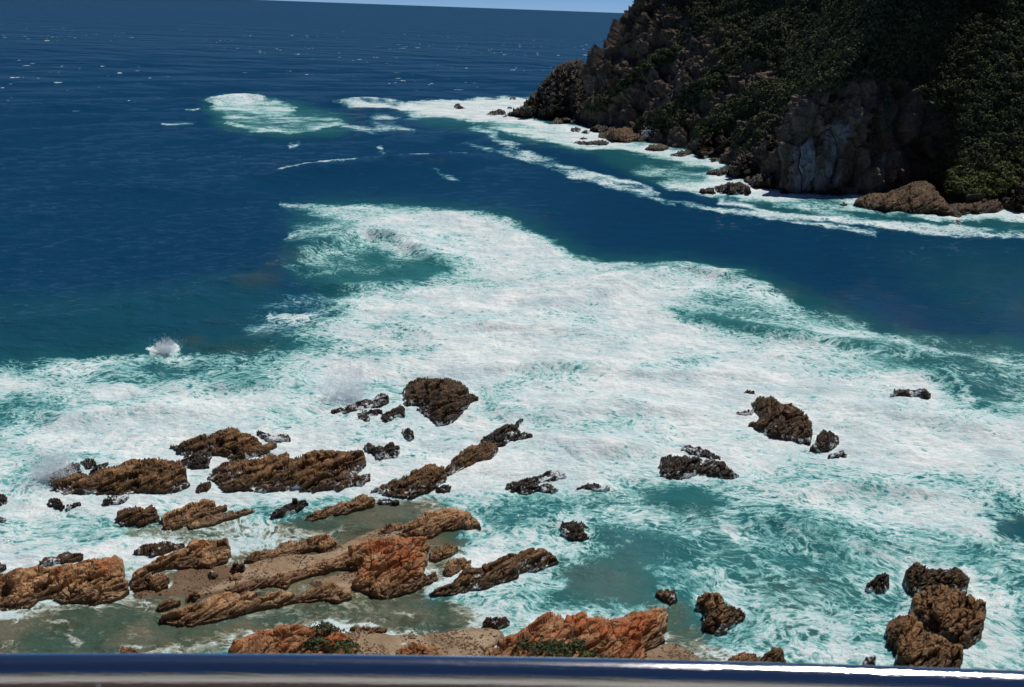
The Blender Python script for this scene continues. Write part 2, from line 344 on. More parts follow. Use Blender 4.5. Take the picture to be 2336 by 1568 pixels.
# ------------------------------------------------------------------ rocks: outlines (crop px -> view px)
def mk(ox, oy, s): return lambda P: [(ox + x * s, oy + y * s) for x, y in P]
c1 = mk(0, 806.6, .3453); c2 = mk(726, 806.6, .3453); c3 = mk(1529, 806.6, .3453)
c4 = mk(0, 1164.7, .3453); c5 = mk(726, 1164.7, .3453); c6 = mk(1529, 1164.7, .3453)
h1 = mk(1048.6, 0, .2762); h3 = mk(1451.9, 242, .3784)
STR = unproj(np.array([370., 1210.]), np.array([1410., 980.])); STR = STR[1] - STR[0]; STR = STR[:2] / np.hypot(*STR[:2])
PERP = np.array([-STR[1], STR[0]])
rock_mask = np.zeros((RH, RW), bool)
GR = {'s': 'rocks standing in the surf', 'r': 'rock ledges of the near reef', 'b': 'loose boulders on the sand', 'f': 'rocks along the foot of the headland', 'h': 'far headland crags'}
def rock(name, P, mat, label, k=.5, grp='r', step=1.5, amp=None, zb=None, cat='rock', prof=2.0, seed=[100], rag=4.0, sheet=False, ring=True):
    seed[0] += 13; sd_ = seed[0]
    zb = {'s': .26, 'r': .22, 'b': .22, 'f': .1, 'h': 0}[grp] if zb is None else zb
    k = k * (.68 if grp in 'sr' else 1)
    P = np.array(P, float); u1, v1 = P.min(0) - 3 * rag; u2, v2 = P.max(0) + 3 * rag
    nu, nv = int((u2 - u1) / step) + 2, int((v2 - v1) / step) + 2
    U, V = np.meshgrid(u1 + step * np.arange(nu), v1 + step * np.arange(nv))
    size = max(14., math.sqrt((u2 - u1) * (v2 - v1)))
    q = np.stack([U.ravel() / (size * .22), V.ravel() / (size * .22), np.full(U.size, sd_ * 1.7)], 1)
    r = min(rag, size * .05) * 1.6
    du = fbm(q, 3, sd_, .45).reshape(U.shape) * r; dv = fbm(q + 31, 3, sd_ + 5, .45).reshape(U.shape) * r
    I = inside(U + du, V + dv, P)
    rock_mask[:] |= inside(gu, gv, P)
    # vertical runs: bottom and top of each column stretch
    bot = np.zeros_like(V); top = np.zeros_like(V); cur = np.zeros(nu)
    for j in range(nv - 1, -1, -1):
        st = I[j] & ~(I[j + 1] if j < nv - 1 else np.zeros(nu, bool)); cur = np.where(st, V[j], cur); bot[j] = cur
    for j in range(nv):
        st = I[j] & ~(I[j - 1] if j else np.zeros(nu, bool)); cur = np.where(st, V[j], cur); top[j] = cur
    sg = max(1.2, size * .05 / step); Wm = blur(I.astype(float), sg) + 1e-6
    bs = blur(np.where(I, bot, 0), sg) / Wm; ts = blur(np.where(I, top, 0), sg) / Wm
    bs = np.maximum(bs, V); hcol = np.maximum(bs - ts, 1)
    w = np.clip((bs - V) / hcol, 0, 1)
    dist = np.linalg.norm(unproj(U, np.maximum(bs, 60), 0) - np.array([0, 0, CAM_H]), axis=-1)
    hc = hcol * dist / FPX * k
    # vary crest height along the rock
    cr = .72 + .5 * fbm(np.stack([U.ravel() / (size * .25), np.zeros(U.size), np.full(U.size, sd_ * .37)], 1), 3, sd_ + 3).reshape(U.shape)
    prf = (1 - (1 - w) ** prof)
    edge = np.clip(blur(I.astype(float), max(1, .35 * sg)) * 2 - 1, 0, 1) ** .5
    z = zb + hc * np.clip(cr, .4, 1.15) * prf * (.35 + .65 * edge) if not sheet else zb + hc * w
    Pw = unproj(U, V, z)
    idx = -np.ones(I.shape, int); idx[I] = np.arange(I.sum())
    quad = I[:-1, :-1] & I[:-1, 1:] & I[1:, 1:] & I[1:, :-1]
    a = np.stack([idx[:-1, :-1], idx[1:, :-1], idx[1:, 1:], idx[:-1, 1:]], -1)[quad]
    used = np.unique(a); rem = -np.ones(I.sum(), int); rem[used] = np.arange(len(used)); a = rem[a]
    pts = Pw[I][used]
    # normals of the grid
    fn = np.cross(pts[a[:, 2]] - pts[a[:, 0]], pts[a[:, 3]] - pts[a[:, 1]]); N = np.zeros_like(pts)
    for c in range(4): np.add.at(N, a[:, c], fn)
    N /= np.linalg.norm(N, axis=1, keepdims=True) + 1e-9
    N = N * .85 + np.array([0, -.1, .3]); N /= np.linalg.norm(N, axis=1, keepdims=True)
    d0 = float(np.median(dist[I])); L = max(.8, (size * d0 / FPX))          # rough size in metres
    A = amp if amp is not None else min(.27, .026 * L + .03, .3 * float(np.median(hc[I])) + .05)
    s1 = np.clip(L / 7, .25, 1.6)
    al = pts[:, :2] @ STR; pe = pts[:, :2] @ PERP + pts[:, 2] * .55
    B = np.stack([al, pe, pts[:, 2]], 1)
    if L > 1.6:
        wb_ = B + .5 * s1 * np.stack([fbm(B / (2.2 * s1) + 9 * q_, 2, sd_ + q_) for q_ in range(3)], 1)
        cv, ce = cells(wb_ / (np.array([4.6, .95, 1.3]) * s1), sd_); cv2, ce2 = cells(wb_ / (np.array([1.5, .42, .6]) * s1), sd_ + 7); cv3, ce3 = cells(wb_ / (np.array([.55, .2, .26]) * s1), sd_ + 8)
        disp = A * (np.clip(cv - .5, -.6, .6) * 2.2 - .9 * np.exp(-(ce / .09) ** 2) + np.clip(cv2 - .5, -.6, .6) * 1.1 - .5 * np.exp(-(ce2 / .1) ** 2) + (cv3 - .5) * .42)
    else:
        cv2, ce2 = cells(B / (np.array([.6, .35, .4]) * L), sd_ + 7); disp = A * (cv2 - .5) * 1.2
    disp = disp + A * (.45 * fbm(B / (np.array([3, 1.6, 1.6]) * s1), 3, sd_ + 2) + .22 * fbm(B / (.35 * s1), 3, sd_ + 4, .6))
    disp = disp * (.1 + .9 * edge[I][used])
    pts = pts + N * disp[:, None]
    lat = fbm(B / (.7 * s1) + 40, 3, sd_ + 9) * A * .35
    pts[:, :2] += lat[:, None] * STR
    # skirt: boundary edges go down under the surface, leaning outwards
    e = np.concatenate([a[:, [0, 1]], a[:, [1, 2]], a[:, [2, 3]], a[:, [3, 0]]])
    key = np.minimum(e[:, 0], e[:, 1]).astype(np.int64) * (len(pts) + 1) + np.maximum(e[:, 0], e[:, 1])
    un, inv, cnt = np.unique(key, return_inverse=True, return_counts=True); be = e[cnt[inv] == 1]
    bv = np.unique(be); cen = pts.mean(0)
    nb = np.zeros((len(pts), 2)); ed = pts[be[:, 1], :2] - pts[be[:, 0], :2]; on = np.stack([ed[:, 1], -ed[:, 0]], 1)
    np.add.at(nb, be[:, 0], on); np.add.at(nb, be[:, 1], on); nb = nb[bv]; nb /= np.linalg.norm(nb, axis=1, keepdims=True) + 1e-9
    # smooth direction: mostly away from the camera for the back, outwards elsewhere
    zz = pts[bv, 2]; lo = pts[bv].copy(); lo[:, :2] += nb * (.12 + .12 * np.clip(zz, 0, 30))[:, None]
    back = pts[bv, :2] / np.linalg.norm(pts[bv, :2], axis=1, keepdims=True); lo[:, :2] += back * (.5 * np.clip(zz, 0, 30))[:, None]
    lo[:, 2] = -1.6
    mid = pts[bv] * .5 + lo * .5; mid[:, :2] += back * (.25 * np.clip(zz, 0, 30))[:, None]
    n0 = len(pts); m1 = -np.ones(n0, int); m1[bv] = n0 + np.arange(len(bv)); m2 = m1 + len(bv)
    f1 = np.stack([be[:, 1], be[:, 0], m1[be[:, 0]], m1[be[:, 1]]], 1); f2 = np.stack([m1[be[:, 1]], m1[be[:, 0]], m2[be[:, 0]], m2[be[:, 1]]], 1)
    allp = np.concatenate([pts, mid, lo]); base = np.array([cen[0], cen[1], 0.0])
    o = mesh_obj(name, allp - base, np.concatenate([a, f1, f2]), MAT[mat]); o.location = base
    return tag(o, label, cat, GR[grp])
#@@ROCKS
# ---- surf rocks, left half
rock('sea_rock', c1([(1110,612),(1200,580),(1330,545),(1540,480),(1620,520),(1700,560),(1745,600),(1830,590),(1825,620),(1740,670),(1640,690),(1560,700),(1510,690),(1500,672),(1400,665),(1330,650),(1260,655),(1190,640),(1165,620)]), 'brown', 'wedge shaped brown rock with pointed crest behind the long central ledge', .62, 's')
rock('sea_rock', c1([(1690,505),(1760,520),(1800,545),(1890,530),(1930,555),(1870,570),(1800,572),(1740,560)]), 'streak', 'low broken dark rocks trailing right from the wedge shaped rock', .3, 's')
rock('sea_rock', c1([(1160,700),(1300,650),(1380,640),(1395,680),(1370,720),(1385,745),(1300,740),(1220,745),(1160,715)]), 'black', 'small dark rock wedged between the square brown block and wedge rock', .4, 's')
rock('sea_rock', c1([(360,860),(420,815),(510,790),(600,790),(640,770),(740,755),(830,715),(920,705),(1060,680),(1110,700),(1190,710),(1225,760),(1230,830),(1250,870),(1200,895),(1100,910),(980,915),(930,905),(850,920),(790,935),(740,920),(640,920),(600,910),(520,925),(430,930),(370,900)]), 'brown', 'big brown rock with white water trickling down its face, far left', .62, 's')
rock('sea_rock', c1([(320,830),(370,780),(440,740),(490,710),(530,730),(540,770),(480,800),(430,830),(370,850),(320,850)]), 'black', 'dark rock half hidden in drifting spray at far left', .5, 's')
rock('sea_rock', c1([(530,715),(570,690),(610,685),(640,710),(635,740),(590,750),(550,740)]), 'black', 'small round dark rock just right of the spray covered rock', .6, 's')
rock('sea_rock', c1([(590,770),(640,740),(690,712),(730,712),(700,750),(640,775),(600,790)]), 'black', 'thin slanting dark rock behind the big trickling rock', .5, 's')
rock('rock_ledge', c1([(1400,760),(1480,720),(1600,700),(1720,690),(1760,650),(1800,650),(1830,670),(1900,650),(1920,680),(1910,700),(1990,670),(2090,645),(2200,640),(2336,650)]) + c2([(80,640),(150,655),(270,635),(310,660),(325,720),(290,760),(240,800),(180,860),(100,875),(0,885)]) + c1([(2080,900),(1980,880),(1880,885),(1780,890),(1740,900),(1640,890),(1550,890),(1480,890),(1430,850),(1385,810),(1390,790),(1440,775)]), 'brown', 'longest brown ledge in the white surf, cracked into big blocks', .62, 's')
rock('sea_rock', c2([(100,880),(130,840),(200,815),(290,795),(345,785),(355,820),(300,850),(200,872),(150,885)]), 'brown', 'low knobbly rock at the right foot of the longest ledge', .5, 's')
rock('boulder', c1([(1290,880),(1310,860),(1380,840),(1400,870),(1370,900),(1320,910),(1290,895)]), 'brown', 'small brown boulder in foam left of the longest ledge', .6, 's')
rock('boulder', c1([(315,970),(350,945),(400,965),(430,1000),(415,1020),(360,1005),(320,995)]), 'black', 'small dark boulder alone in foam below the big trickling rock', .6, 's')
rock('sea_rock', c1([(430,1000),(480,985),(530,975),(535,990),(480,1010),(440,1020)]), 'streak', 'thin foam washed rock beside the small lone boulder', .3, 's')
rock('sea_rock', c1([(670,960),(720,940),(800,935),(860,925),(840,960),(760,985),(690,985)]), 'streak', 'nearly drowned dark rock under the trickling rock', .2, 's')
rock('sea_rock', c1([(-80,900),(0,910),(50,945),(40,980),(0,1000),(-80,1010)]), 'black', 'dark rock cut off by the left frame edge in white surf', .5, 's')
rock('sea_rock', c1([(-60,1080),(10,1075),(45,1085),(30,1100),(-60,1108)]), 'black', 'tiny flat dark rock at the left frame edge', .3, 's')
rock('rock_ledge', c1([(765,1075),(790,1045),(840,1020),(890,1000),(950,1015),(1000,1000),(1040,1030),(1050,1060),(1060,1100),(980,1110),(920,1125),(850,1120),(800,1125),(765,1100)]), 'brown', 'rounded brown rock at the left tip of the broken middle ledge', .6)
rock('rock_ledge', c1([(1060,1080),(1130,1050),(1200,1020),(1260,985),(1330,960),(1400,970),(1430,1000),(1500,1000),(1500,1030),(1430,1050),(1330,1090),(1200,1140),(1100,1160),(1070,1130)]), 'ochre', 'tan knobbly ledge with notched crest touching the rounded brown rock', .6)
rock('rock_ledge', c1([(1220,1130),(1340,1080),(1480,1040),(1640,1020),(1690,1035),(1600,1060),(1480,1100),(1350,1135),(1260,1150)]), 'ochre', 'thin flat slab lying just in front of the notched tan ledge', .35)
rock('rock_ledge', c1([(1780,1065),(1830,1020),(1930,985),(2010,960),(2050,990),(1990,1020),(1900,1050),(1800,1075)]), 'black', 'low dark ledge carrying a small square block', .45)
rock('boulder', c1([(1930,985),(1930,955),(1966,955),(1967,985)]), 'black', 'small square dark block perched upright on a low ledge', 1.0, 'b', step=1.0, rag=1.0, amp=.03, zb=.5)
rock('rock_ledge', c1([(2000,1085),(2040,1060),(2100,1030),(2200,990),(2336,950)]) + c2([(160,955),(250,945),(340,935),(380,965),(370,1000),(300,1020),(200,1050),(80,1060),(0,1090)]), 'ochre', 'smooth tan ledge sloping into the murky channel below the longest ledge', .5)
rock('sea_rock', c2([(380,965),(450,955),(540,965),(530,985),(450,990),(400,985)]), 'black', 'low wet rock just right of the smooth sloping tan ledge', .25)
# ---- surf rocks, centre
rock('sea_rock', c2([(560,230),(600,190),(650,165),(720,155),(800,150),(860,160),(920,185),(970,210),(1000,250),(1060,290),(1050,305),(995,310),(985,350),(950,400),(900,440),(850,455),(790,470),(770,430),(720,400),(650,365),(680,340),(720,320),(660,325),(600,335),(560,310),(575,280)]), 'dark', 'largest heart shaped dark rock standing alone in the white surf', .6, 's')
rock('sea_rock', c2([(80,380),(160,350),(240,325),(300,300),(370,285),(420,255),(470,280),(480,310),(400,345),(330,360),(260,380),(200,385),(100,400)]), 'streak', 'long jagged dark rock beside bursting spray, left of heart shaped rock', .5, 's')
rock('sea_rock', c2([(260,395),(300,370),(350,370),(410,360),(430,385),(360,410),(330,440),(270,430)]), 'streak', 'foam draped dark rock below the long jagged rock', .5, 's')
rock('sea_rock', c2([(420,400),(500,360),(545,330),(585,365),(570,400),(500,425),(440,435)]), 'black', 'short dark rock nearest the left side of the heart shaped rock', .5, 's')
rock('boulder', c2([(545,500),(590,490),(630,510),(640,550),(600,560),(570,540)]), 'black', 'small dark boulder alone in foam below the heart shaped rock', .6, 's')
rock('sea_rock', c2([(300,600),(345,590),(400,620),(460,580),(510,590),(550,635),(530,665),(470,685),(400,695),(370,660)]), 'streak', 'dark rock with water pouring off its left side near longest ledge', .6, 's')
rock('sea_rock', c2([(1060,585),(1090,545),(1160,512),(1260,465),(1350,430),(1360,440),(1310,480),(1340,510),(1410,520),(1415,545),(1350,565),(1280,565),(1230,600),(1180,610),(1110,620)]), 'black', 'jagged dark tip at the seaward end of the diagonal ridge', .5, 's')
rock('rock_ledge', c2([(850,735),(890,690),(930,660),(960,625),(1020,600),(1080,590),(1150,590),(1190,630),(1180,660),(1140,690),(1080,715),(1000,745),(930,775),(840,800),(830,750)]), 'brown', 'knobbly brown middle section of the diagonal ridge in the surf', .6, 's')
rock('rock_ledge', c2([(335,905),(420,870),(510,825),(610,800),(600,775),(700,745),(790,730),(840,745),(850,790),(840,840),(780,880),(700,915),(640,940),(560,945),(470,930),(400,910)]), 'brown', 'smooth backed brown landward section of the diagonal ridge', .6, 's')
rock('sea_rock', c2([(770,880),(850,860),(885,870),(870,910),(800,905)]), 'black', 'small wet rock right of the smooth backed ridge section', .4, 's')
rock('sea_rock', c2([(1235,870),(1290,850),(1400,810),(1500,780),(1590,768),(1640,800),(1560,830),(1480,840),(1440,870),(1540,860),(1590,890),(1540,910),(1460,890),(1380,920),(1300,910),(1240,890)]), 'streak', 'slanting dark slab with foam pouring over its middle', .45, 's')
rock('sea_rock', c2([(1700,880),(1760,860),(1830,855),(1900,870),(1940,890),(1880,905),(1800,895),(1740,890)]), 'streak', 'low foam flecked rock right of the slanting dark slab', .4, 's')
# ---- near reef
rock('rock_ledge', c5([(350,140),(450,95),(560,70),(680,40),(720,0),(800,-15),(920,-10),(1000,0),(1020,40),(1075,80),(1080,110),(1000,115),(900,115),(820,125),(760,160),(680,170),(560,160),(430,155)]), 'ochre', 'tan ledge with a dark hollowed end behind the red reef block', .62)
rock('rock_ledge', c4([(1500,510),(1560,470),(1700,440),(1900,400),(1940,390),(2050,360),(2180,330),(2336,290),(2336,350),(2200,380),(2100,420),(1930,450),(1900,500),(1760,500),(1650,530),(1550,540)]), 'rust', 'narrow reddish ledge running across the sand', .7)
rock('rock_ledge', c5([(0,370),(40,320),(130,290),(200,270),(200,230),(300,200),(380,180),(500,170),(640,160),(720,170),(740,220),(720,280),(730,330),(690,360),(700,430),(690,490),(600,530),(510,560),(450,570),(400,570),(340,550),(240,520),(215,470),(260,430),(280,380),(200,370),(90,375)]), 'rust', 'largest orange red lichen covered rock in the middle of the near reef', .58, step=1.3)
rock('rock_ledge', c5([(500,480),(600,440),(700,420),(760,415),(800,440),(740,480),(660,510),(590,540),(520,545)]), 'ochre', 'grooved tan apron under the right end of the largest red rock', .4)
rock('rock_ledge', c4([(1040,715),(1110,670),(1250,620),(1400,570),(1500,550),(1650,540),(1800,530),(1960,540),(2100,500),(2200,470),(2320,520),(2330,570),(2250,590),(2140,580),(2050,600),(1950,590),(1850,620),(1700,640),(1550,690),(1400,720),(1280,755),(1150,745)]), 'ochre', 'long rough ledge edging the green sheltered channel', .58, step=1.3)
rock('rock_ledge', c5([(740,255),(820,225),(860,205),(920,235),(925,260),(860,300),(780,325),(735,310)]), 'ochre', 'short tan spur poking into foam from the largest red rock', .6)
rock('rock_ledge', c5([(835,370),(860,330),(950,305),(1005,330),(1005,380),(940,400),(880,435),(835,420)]), 'ochre', 'two humped tan rock between red rock and smooth brown ramp', .6)
rock('rock_ledge', c5([(730,550),(800,510),(880,460),(950,410),(1050,375),(1160,335),(1280,290),(1370,260),(1480,245),(1550,290),(1590,340),(1540,350),(1440,380),(1330,390),(1320,430),(1200,470),(1050,510),(960,530),(870,555),(780,565)]), 'brown', 'long smooth brown ramp of rock sloping into the right hand pool', .45, step=1.3)
rock('sea_rock', c5([(1590,100),(1610,65),(1680,75),(1740,75),(1790,105),(1750,130),(1790,165),(1780,180),(1730,195),(1680,180),(1620,150)]), 'black', 'striped dark rock alone in the turquoise water by the reef', .55, 's')
rock('rock_ledge', c4([(-130,430),(60,410),(200,370),(330,360),(480,350),(560,320),(700,320),(760,290),(810,310),(820,370),(825,430),(850,460),(860,520),(800,560),(730,590),(640,600),(520,595),(420,600),(340,570),(260,590),(200,630),(120,640),(0,640),(-130,650)]), 'ochre', 'broad ochre platform of rough rock filling the left edge', .5, step=1.3)
rock('rock_ledge', c4([(240,330),(330,300),(450,270),(560,280),(540,310),(420,330),(300,345)]), 'brown', 'flat brown weed stained shelf awash behind the ochre platform', .15)
rock('rock_ledge', c4([(-100,350),(0,340),(50,350),(30,375),(-100,400)]), 'brown', 'low brown shelf at left edge just behind the ochre platform', .2)
rock('rock_ledge', c4([(880,270),(900,240),(980,210),(1080,195),(1140,215),(1200,205),(1250,215),(1140,245),(1060,265),(980,280)]), 'brown', 'dark brown hump behind the orange topped slab', .55)
rock('rock_ledge', c4([(870,460),(900,390),(1000,330),(1120,280),(1240,240),(1270,200),(1380,180),(1510,190),(1520,260),(1500,330),(1400,370),(1300,380),(1180,370),(1160,350),(1080,380),(1000,410),(960,440),(960,505),(890,525),(860,500)]), 'ochre', 'orange topped slab curving round the wet sand pool', .5, step=1.3)
rock('boulder', c4([(955,510),(960,440),(1000,415),(1080,410),(1110,440),(1112,500),(1050,522)]), 'ochre', 'square fronted boulder at the lower tip of the curved slab', .75)
rock('rock_ledge', c4([(1600,340),(1620,300),(1700,270),(1820,250),(1840,210),(1980,190),(2100,160),(2180,170),(2250,230),(2230,270),(2140,290),(2110,240),(2000,270),(1900,290),(1820,310),(1700,330)]), 'ochre', 'furrowed grey brown ridge along the seaward side of the sand', .6)
rock('boulder', c4([(1375,410),(1400,395),(1445,420),(1430,440),(1390,440)]), 'brown', 'small loose boulder lying alone on the wet brown sand', .7, 'b', step=1.0)
rock('boulder', c4([(1520,390),(1540,350),(1600,345),(1630,375),(1610,410),(1540,410)]), 'brown', 'dark rounded boulder at the head of the wet sand pool', .7, 'b', step=1.0)
rock('boulder', c4([(1240,580),(1260,540),(1300,520),(1330,560),(1300,585)]), 'rust', 'pointed reddish boulder beside the long rough ledge', .8, 'b', step=1.0)
rock('boulder', c4([(1515,470),(1520,430),(1560,415),(1600,430),(1590,460),(1540,470)]), 'ochre', 'pale tan boulder behind the tip of the narrow reddish ledge', .6, 'b', step=1.0)
rock('rock_ledge', c4([(1030,640),(1050,610),(1130,580),(1200,590),(1190,615),(1100,640),(1040,655)]), 'ochre', 'small flat tan rock between trickles left of the rough ledge', .4, 'b', step=1.0)
rock('rock_ledge', c4([(1510,910),(1540,850),(1650,820),(1780,790),(1860,780),(1950,760),(2050,755),(2150,750),(2230,790),(2290,840),(2336,900),(2380,1060),(1480,1060)]), 'rust', 'orange rock with dark shrubs above the left part of the rail', .5, step=1.3)
rock('boulder', c4([(790,930),(810,900),(860,905),(920,930),(940,980),(790,980)]), 'rust', 'small orange boulder just above the rail at left', .6, 'b', step=1.0)
rock('rock_ledge', c5([(195,770),(280,755),(330,770),(440,765),(455,785),(380,800),(330,815),(260,790)]), 'rust', 'flat broken orange rock at the top edge of the beach', .4, 'b', step=1.0)
rock('boulder', c5([(490,970),(530,910),(610,865),(680,890),(760,900),(850,930),(880,1040),(480,1040)]), 'ochre', 'grey brown mossy rock on the beach just above the rail', .55, 'b', step=1.2)
rock('boulder', c5([(1080,745),(1110,705),(1180,700),(1260,705),(1270,735),(1200,765),(1130,765)]), 'brown', 'oval brown rock at the water line in front of the beach', .6, 'b', step=1.0)
rock('rock_ledge', c5([(1070,960),(1110,910),(1200,905),(1190,850),(1290,830),(1360,790),(1430,740),(1450,700),(1530,675),(1600,680),(1640,700),(1700,690),(1760,680),(1780,700),(1870,685),(1940,710),(2000,710),(2080,660),(2200,645),(2290,640),(2315,680),(2310,760),(2280,800),(2290,860),(2240,900),(2180,920),(2150,1060),(1060,1060)]), 'rust', 'wide orange rock with green shrubs in its hollow above the rail', .5, step=1.3)
# ---- right hand rocks
rock('sea_rock', c6([(-110,540),(-60,520),(30,525),(52,545),(45,585),(10,603),(-40,575)]), 'brown', 'low brown rock just off the upper corner of the wide shrubby rock', .5, 's')
rock('sea_rock', c6([(170,620),(180,560),(210,540),(300,545),(345,560),(350,610),(400,620),(460,640),(500,680),(480,710),(420,745),(380,745),(375,790),(320,810),(270,790),(220,765),(220,735),(215,690),(240,640)]), 'brown', 'ragged brown rock in the shallows right of the wide shrubby rock', .55, 's')
rock('sea_rock', c6([(1290,500),(1330,460),(1370,430),(1410,410),(1450,435),(1450,500),(1420,530),(1360,525),(1310,515)]), 'black', 'small dark fin shaped rock left of the tall right hand rocks', .7, 's')
rock('sea_rock', c6([(1560,410),(1580,380),(1640,345),(1690,360),(1760,375),(1850,370),(1930,400),(1975,450),(1970,530),(1900,520),(1820,500),(1740,500),(1680,530),(1600,550),(1565,480)]), 'dark', 'dark topmost rock of the tall right hand cluster', .7, 's')
rock('sea_rock', c6([(1410,790),(1440,740),(1520,690),(1600,670),(1650,720),(1700,790),(1780,830),(1860,860),(1940,890),(1940,950),(1925,1025),(1900,1075),(1600,1075),(1500,970),(1510,920),(1460,860)]), 'brown', 'sloping brown lowest rock of the right hand cluster, touching the rail', .5, 's')
rock('sea_rock', c6([(1595,600),(1620,560),(1700,510),(1790,490),(1880,510),(1960,545),(2060,590),(2085,660),(2070,760),(2060,830),(2010,870),(1960,890),(1900,860),(1830,820),(1760,810),(1690,770),(1620,690)]), 'brown', 'big rounded brown middle rock of the right hand cluster', .75, 's')
rock('sea_rock', c6([(1255,1040),(1290,970),(1340,950),(1365,970),(1360,1040)]), 'streak', 'small foam washed rock on the rail line near its sun glint', .5, 's')
rock('boulder', c6([(370,1030),(380,985),(420,950),(490,935),(560,945),(610,965),(640,1030)]), 'rust', 'smooth rusty red boulder on the rail line right of the sand', .6, 's', step=1.0)
rock('boulder', c6([(605,975),(640,930),(690,908),(740,925),(770,990),(770,1040),(620,1040)]), 'brown', 'brown boulder touching the right side of the rusty red boulder', .7, 's', step=1.0)
rock('sea_rock', c6([(1090,240),(1110,205),(1180,195),(1250,208),(1200,228),(1140,248)]), 'black', 'nearly drowned dark rock in turquoise water above the fin shaped rock', .2, 's')
rock('sea_rock', c3([(530,320),(580,285),(690,285),(730,330),(800,330),(860,360),(900,400),(940,440),(940,520),(930,590),(860,570),(800,550),(660,545),(600,510),(510,470),(530,450),(620,435),(630,405),(570,385),(560,350)]), 'dark', 'tallest dark jagged rock in the white surf at right', .68, 's')
rock('sea_rock', c3([(915,630),(960,580),(960,540),(1010,505),(1060,510),(1110,540),(1125,575),(1090,605),(1000,635)]), 'black', 'smaller black rock at the lower right end of the tallest one', .65, 's')
rock('sea_rock', c3([(1030,680),(1070,655),(1140,635),(1170,655),(1110,670)]), 'streak', 'thin dark sliver of rock below the smaller black rock', .3, 's')
rock('sea_rock', c3([(475,260),(510,240),(560,245),(565,268)]), 'black', 'tiny dark rock above the tallest dark rock', .4, 's', step=1.0)
rock('sea_rock', c3([(435,390),(480,375),(560,370),(540,390),(450,405)]), 'streak', 'thin dark point left of the tallest dark rock', .4, 's', step=1.0)
rock('sea_rock', c3([(1455,270),(1480,235),(1530,230),(1580,245),(1640,228),(1700,235),(1725,260),(1710,278),(1640,258),(1600,272),(1520,265)]), 'black', 'low flat black rock farthest right in the white surf', .4, 's', step=1.0)
rock('sea_rock', [(1508,1085),(1512,1045),(1545,1035),(1575,1040),(1600,1048),(1625,1045),(1660,1060),(1690,1085),(1640,1090),(1590,1080),(1550,1090)], 'streak', 'brown black rock veiled in running white foam right of centre', .55, 's')
rock('sea_rock', [(1556,1022),(1566,1012),(1600,1020),(1640,1038),(1648,1048),(1610,1040),(1580,1032)], 'streak', 'thin foam veiled strip behind the veiled brown black rock', .4, 's', step=1.0)
# ---- far shore
F = dict(grp='f', step=1.1, rag=2.5)
rock('sea_rock', h1([(205,950),(270,915),(340,895),(390,920),(380,950),(300,952)]), 'far', 'low pointed rock just left of the pale promontory', .7, **F)
rock('sea_rock', h1([(410,825),(420,795),(460,795),(470,820)]), 'far', 'tiny rock farthest out beyond the pale promontory', .7, **F)
rock('sea_rock', h1([(385,895),(400,875),(440,885),(430,900)]), 'far', 'tiny rock in foam close against the promontory tip', .7, **F)
rock('sea_rock', [(1033,246),(1040,237),(1048,236),(1056,242),(1066,248),(1045,249)], 'far', 'small lone rock in breaking foam left of the promontory', .7, **F)
rock('rock_ledge', h1([(715,1030),(790,980),(860,965),(970,985),(960,1020),(830,1025)]), 'far', 'reddish low rock at the right foot of the pale promontory', .7, **F)
rock('sea_rock', h1([(910,1060),(960,1048),(1000,1060),(990,1085),(930,1085)]), 'far', 'upper of two small humps in foam right of the promontory', .7, **F)
rock('sea_rock', h1([(990,1095),(1040,1070),(1080,1085),(1060,1105)]), 'far', 'lower of two small humps in foam right of the promontory', .7, **F)
rock('rock_ledge', h1([(1060,1075),(1130,1025),(1250,1015),(1310,1050),(1330,1090),(1200,1095),(1100,1085)]), 'far', 'dark rock shelf directly under the steep headland slope', .8, **F)
rock('rock_ledge', h1([(1140,1135),(1150,1100),(1250,1065),(1400,1050),(1550,1060),(1680,1090),(1720,1140),(1600,1170),(1500,1180),(1350,1185),(1250,1165)]), 'farochre', 'ochre rock shelf at the foot of the headland with a splash beside it', .7, **F)
rock('rock_ledge', h1([(930,1185),(990,1165),(1060,1175),(1140,1150),(1240,1170),(1220,1205),(1100,1200),(1010,1200)]), 'far', 'jagged dark spit in foam left of the ochre shelf', .7, **F)
rock('sea_rock', h1([(975,1145),(1030,1130),(1065,1150),(1010,1155)]), 'far', 'small dark rock behind the jagged spit', .7, **F)
rock('sea_rock', h1([(1520,1230),(1570,1195),(1650,1185),(1740,1215),(1690,1245),(1560,1250)]), 'farochre', 'tan rock in the foam below the ochre shelf', .7, **F)
rock('sea_rock', h1([(1720,1280),(1810,1250),(1900,1240),(1940,1265),(1880,1285),(1790,1290)]), 'far', 'flat dark rock left of the rounded crag', .7, **F)
rock('crag', h1([(1940,1285),(1960,1220),(1990,1150),(2050,1080),(2150,1040),(2250,1050),(2320,1100),(2400,1180),(2420,1290),(2200,1300),(2050,1295)]), 'far', 'dark rounded crag at the water left of the pale ridge', .9, 'h', step=1.1, amp=1.0, cat='cliff')
rock('rock_ledge', h3([(440,330),(520,300),(600,280),(650,300),(600,330),(500,338)]), 'far', 'low rock between the rounded crag and the pale ridge', .7, **F)
rock('crag', h3([(560,420),(580,350),(650,280),(700,200),(760,150),(830,105),(900,180),(930,300),(900,400),(760,420),(660,425)]), 'farpale', 'slanting crag with pale broken crest beside the great cliff', .9, 'h', step=1.1, amp=.9, cat='cliff')
rock('sea_rock', h3([(415,415),(430,385),(500,375),(570,360),(570,395),(500,420)]), 'far', 'brown rocks low in foam at the tip of the pale ridge', .7, **F)
rock('sea_rock', h3([(370,520),(390,495),(470,490),(480,525),(400,528)]), 'far', 'outermost dark rock of the spit below the great cliff', .8, **F)
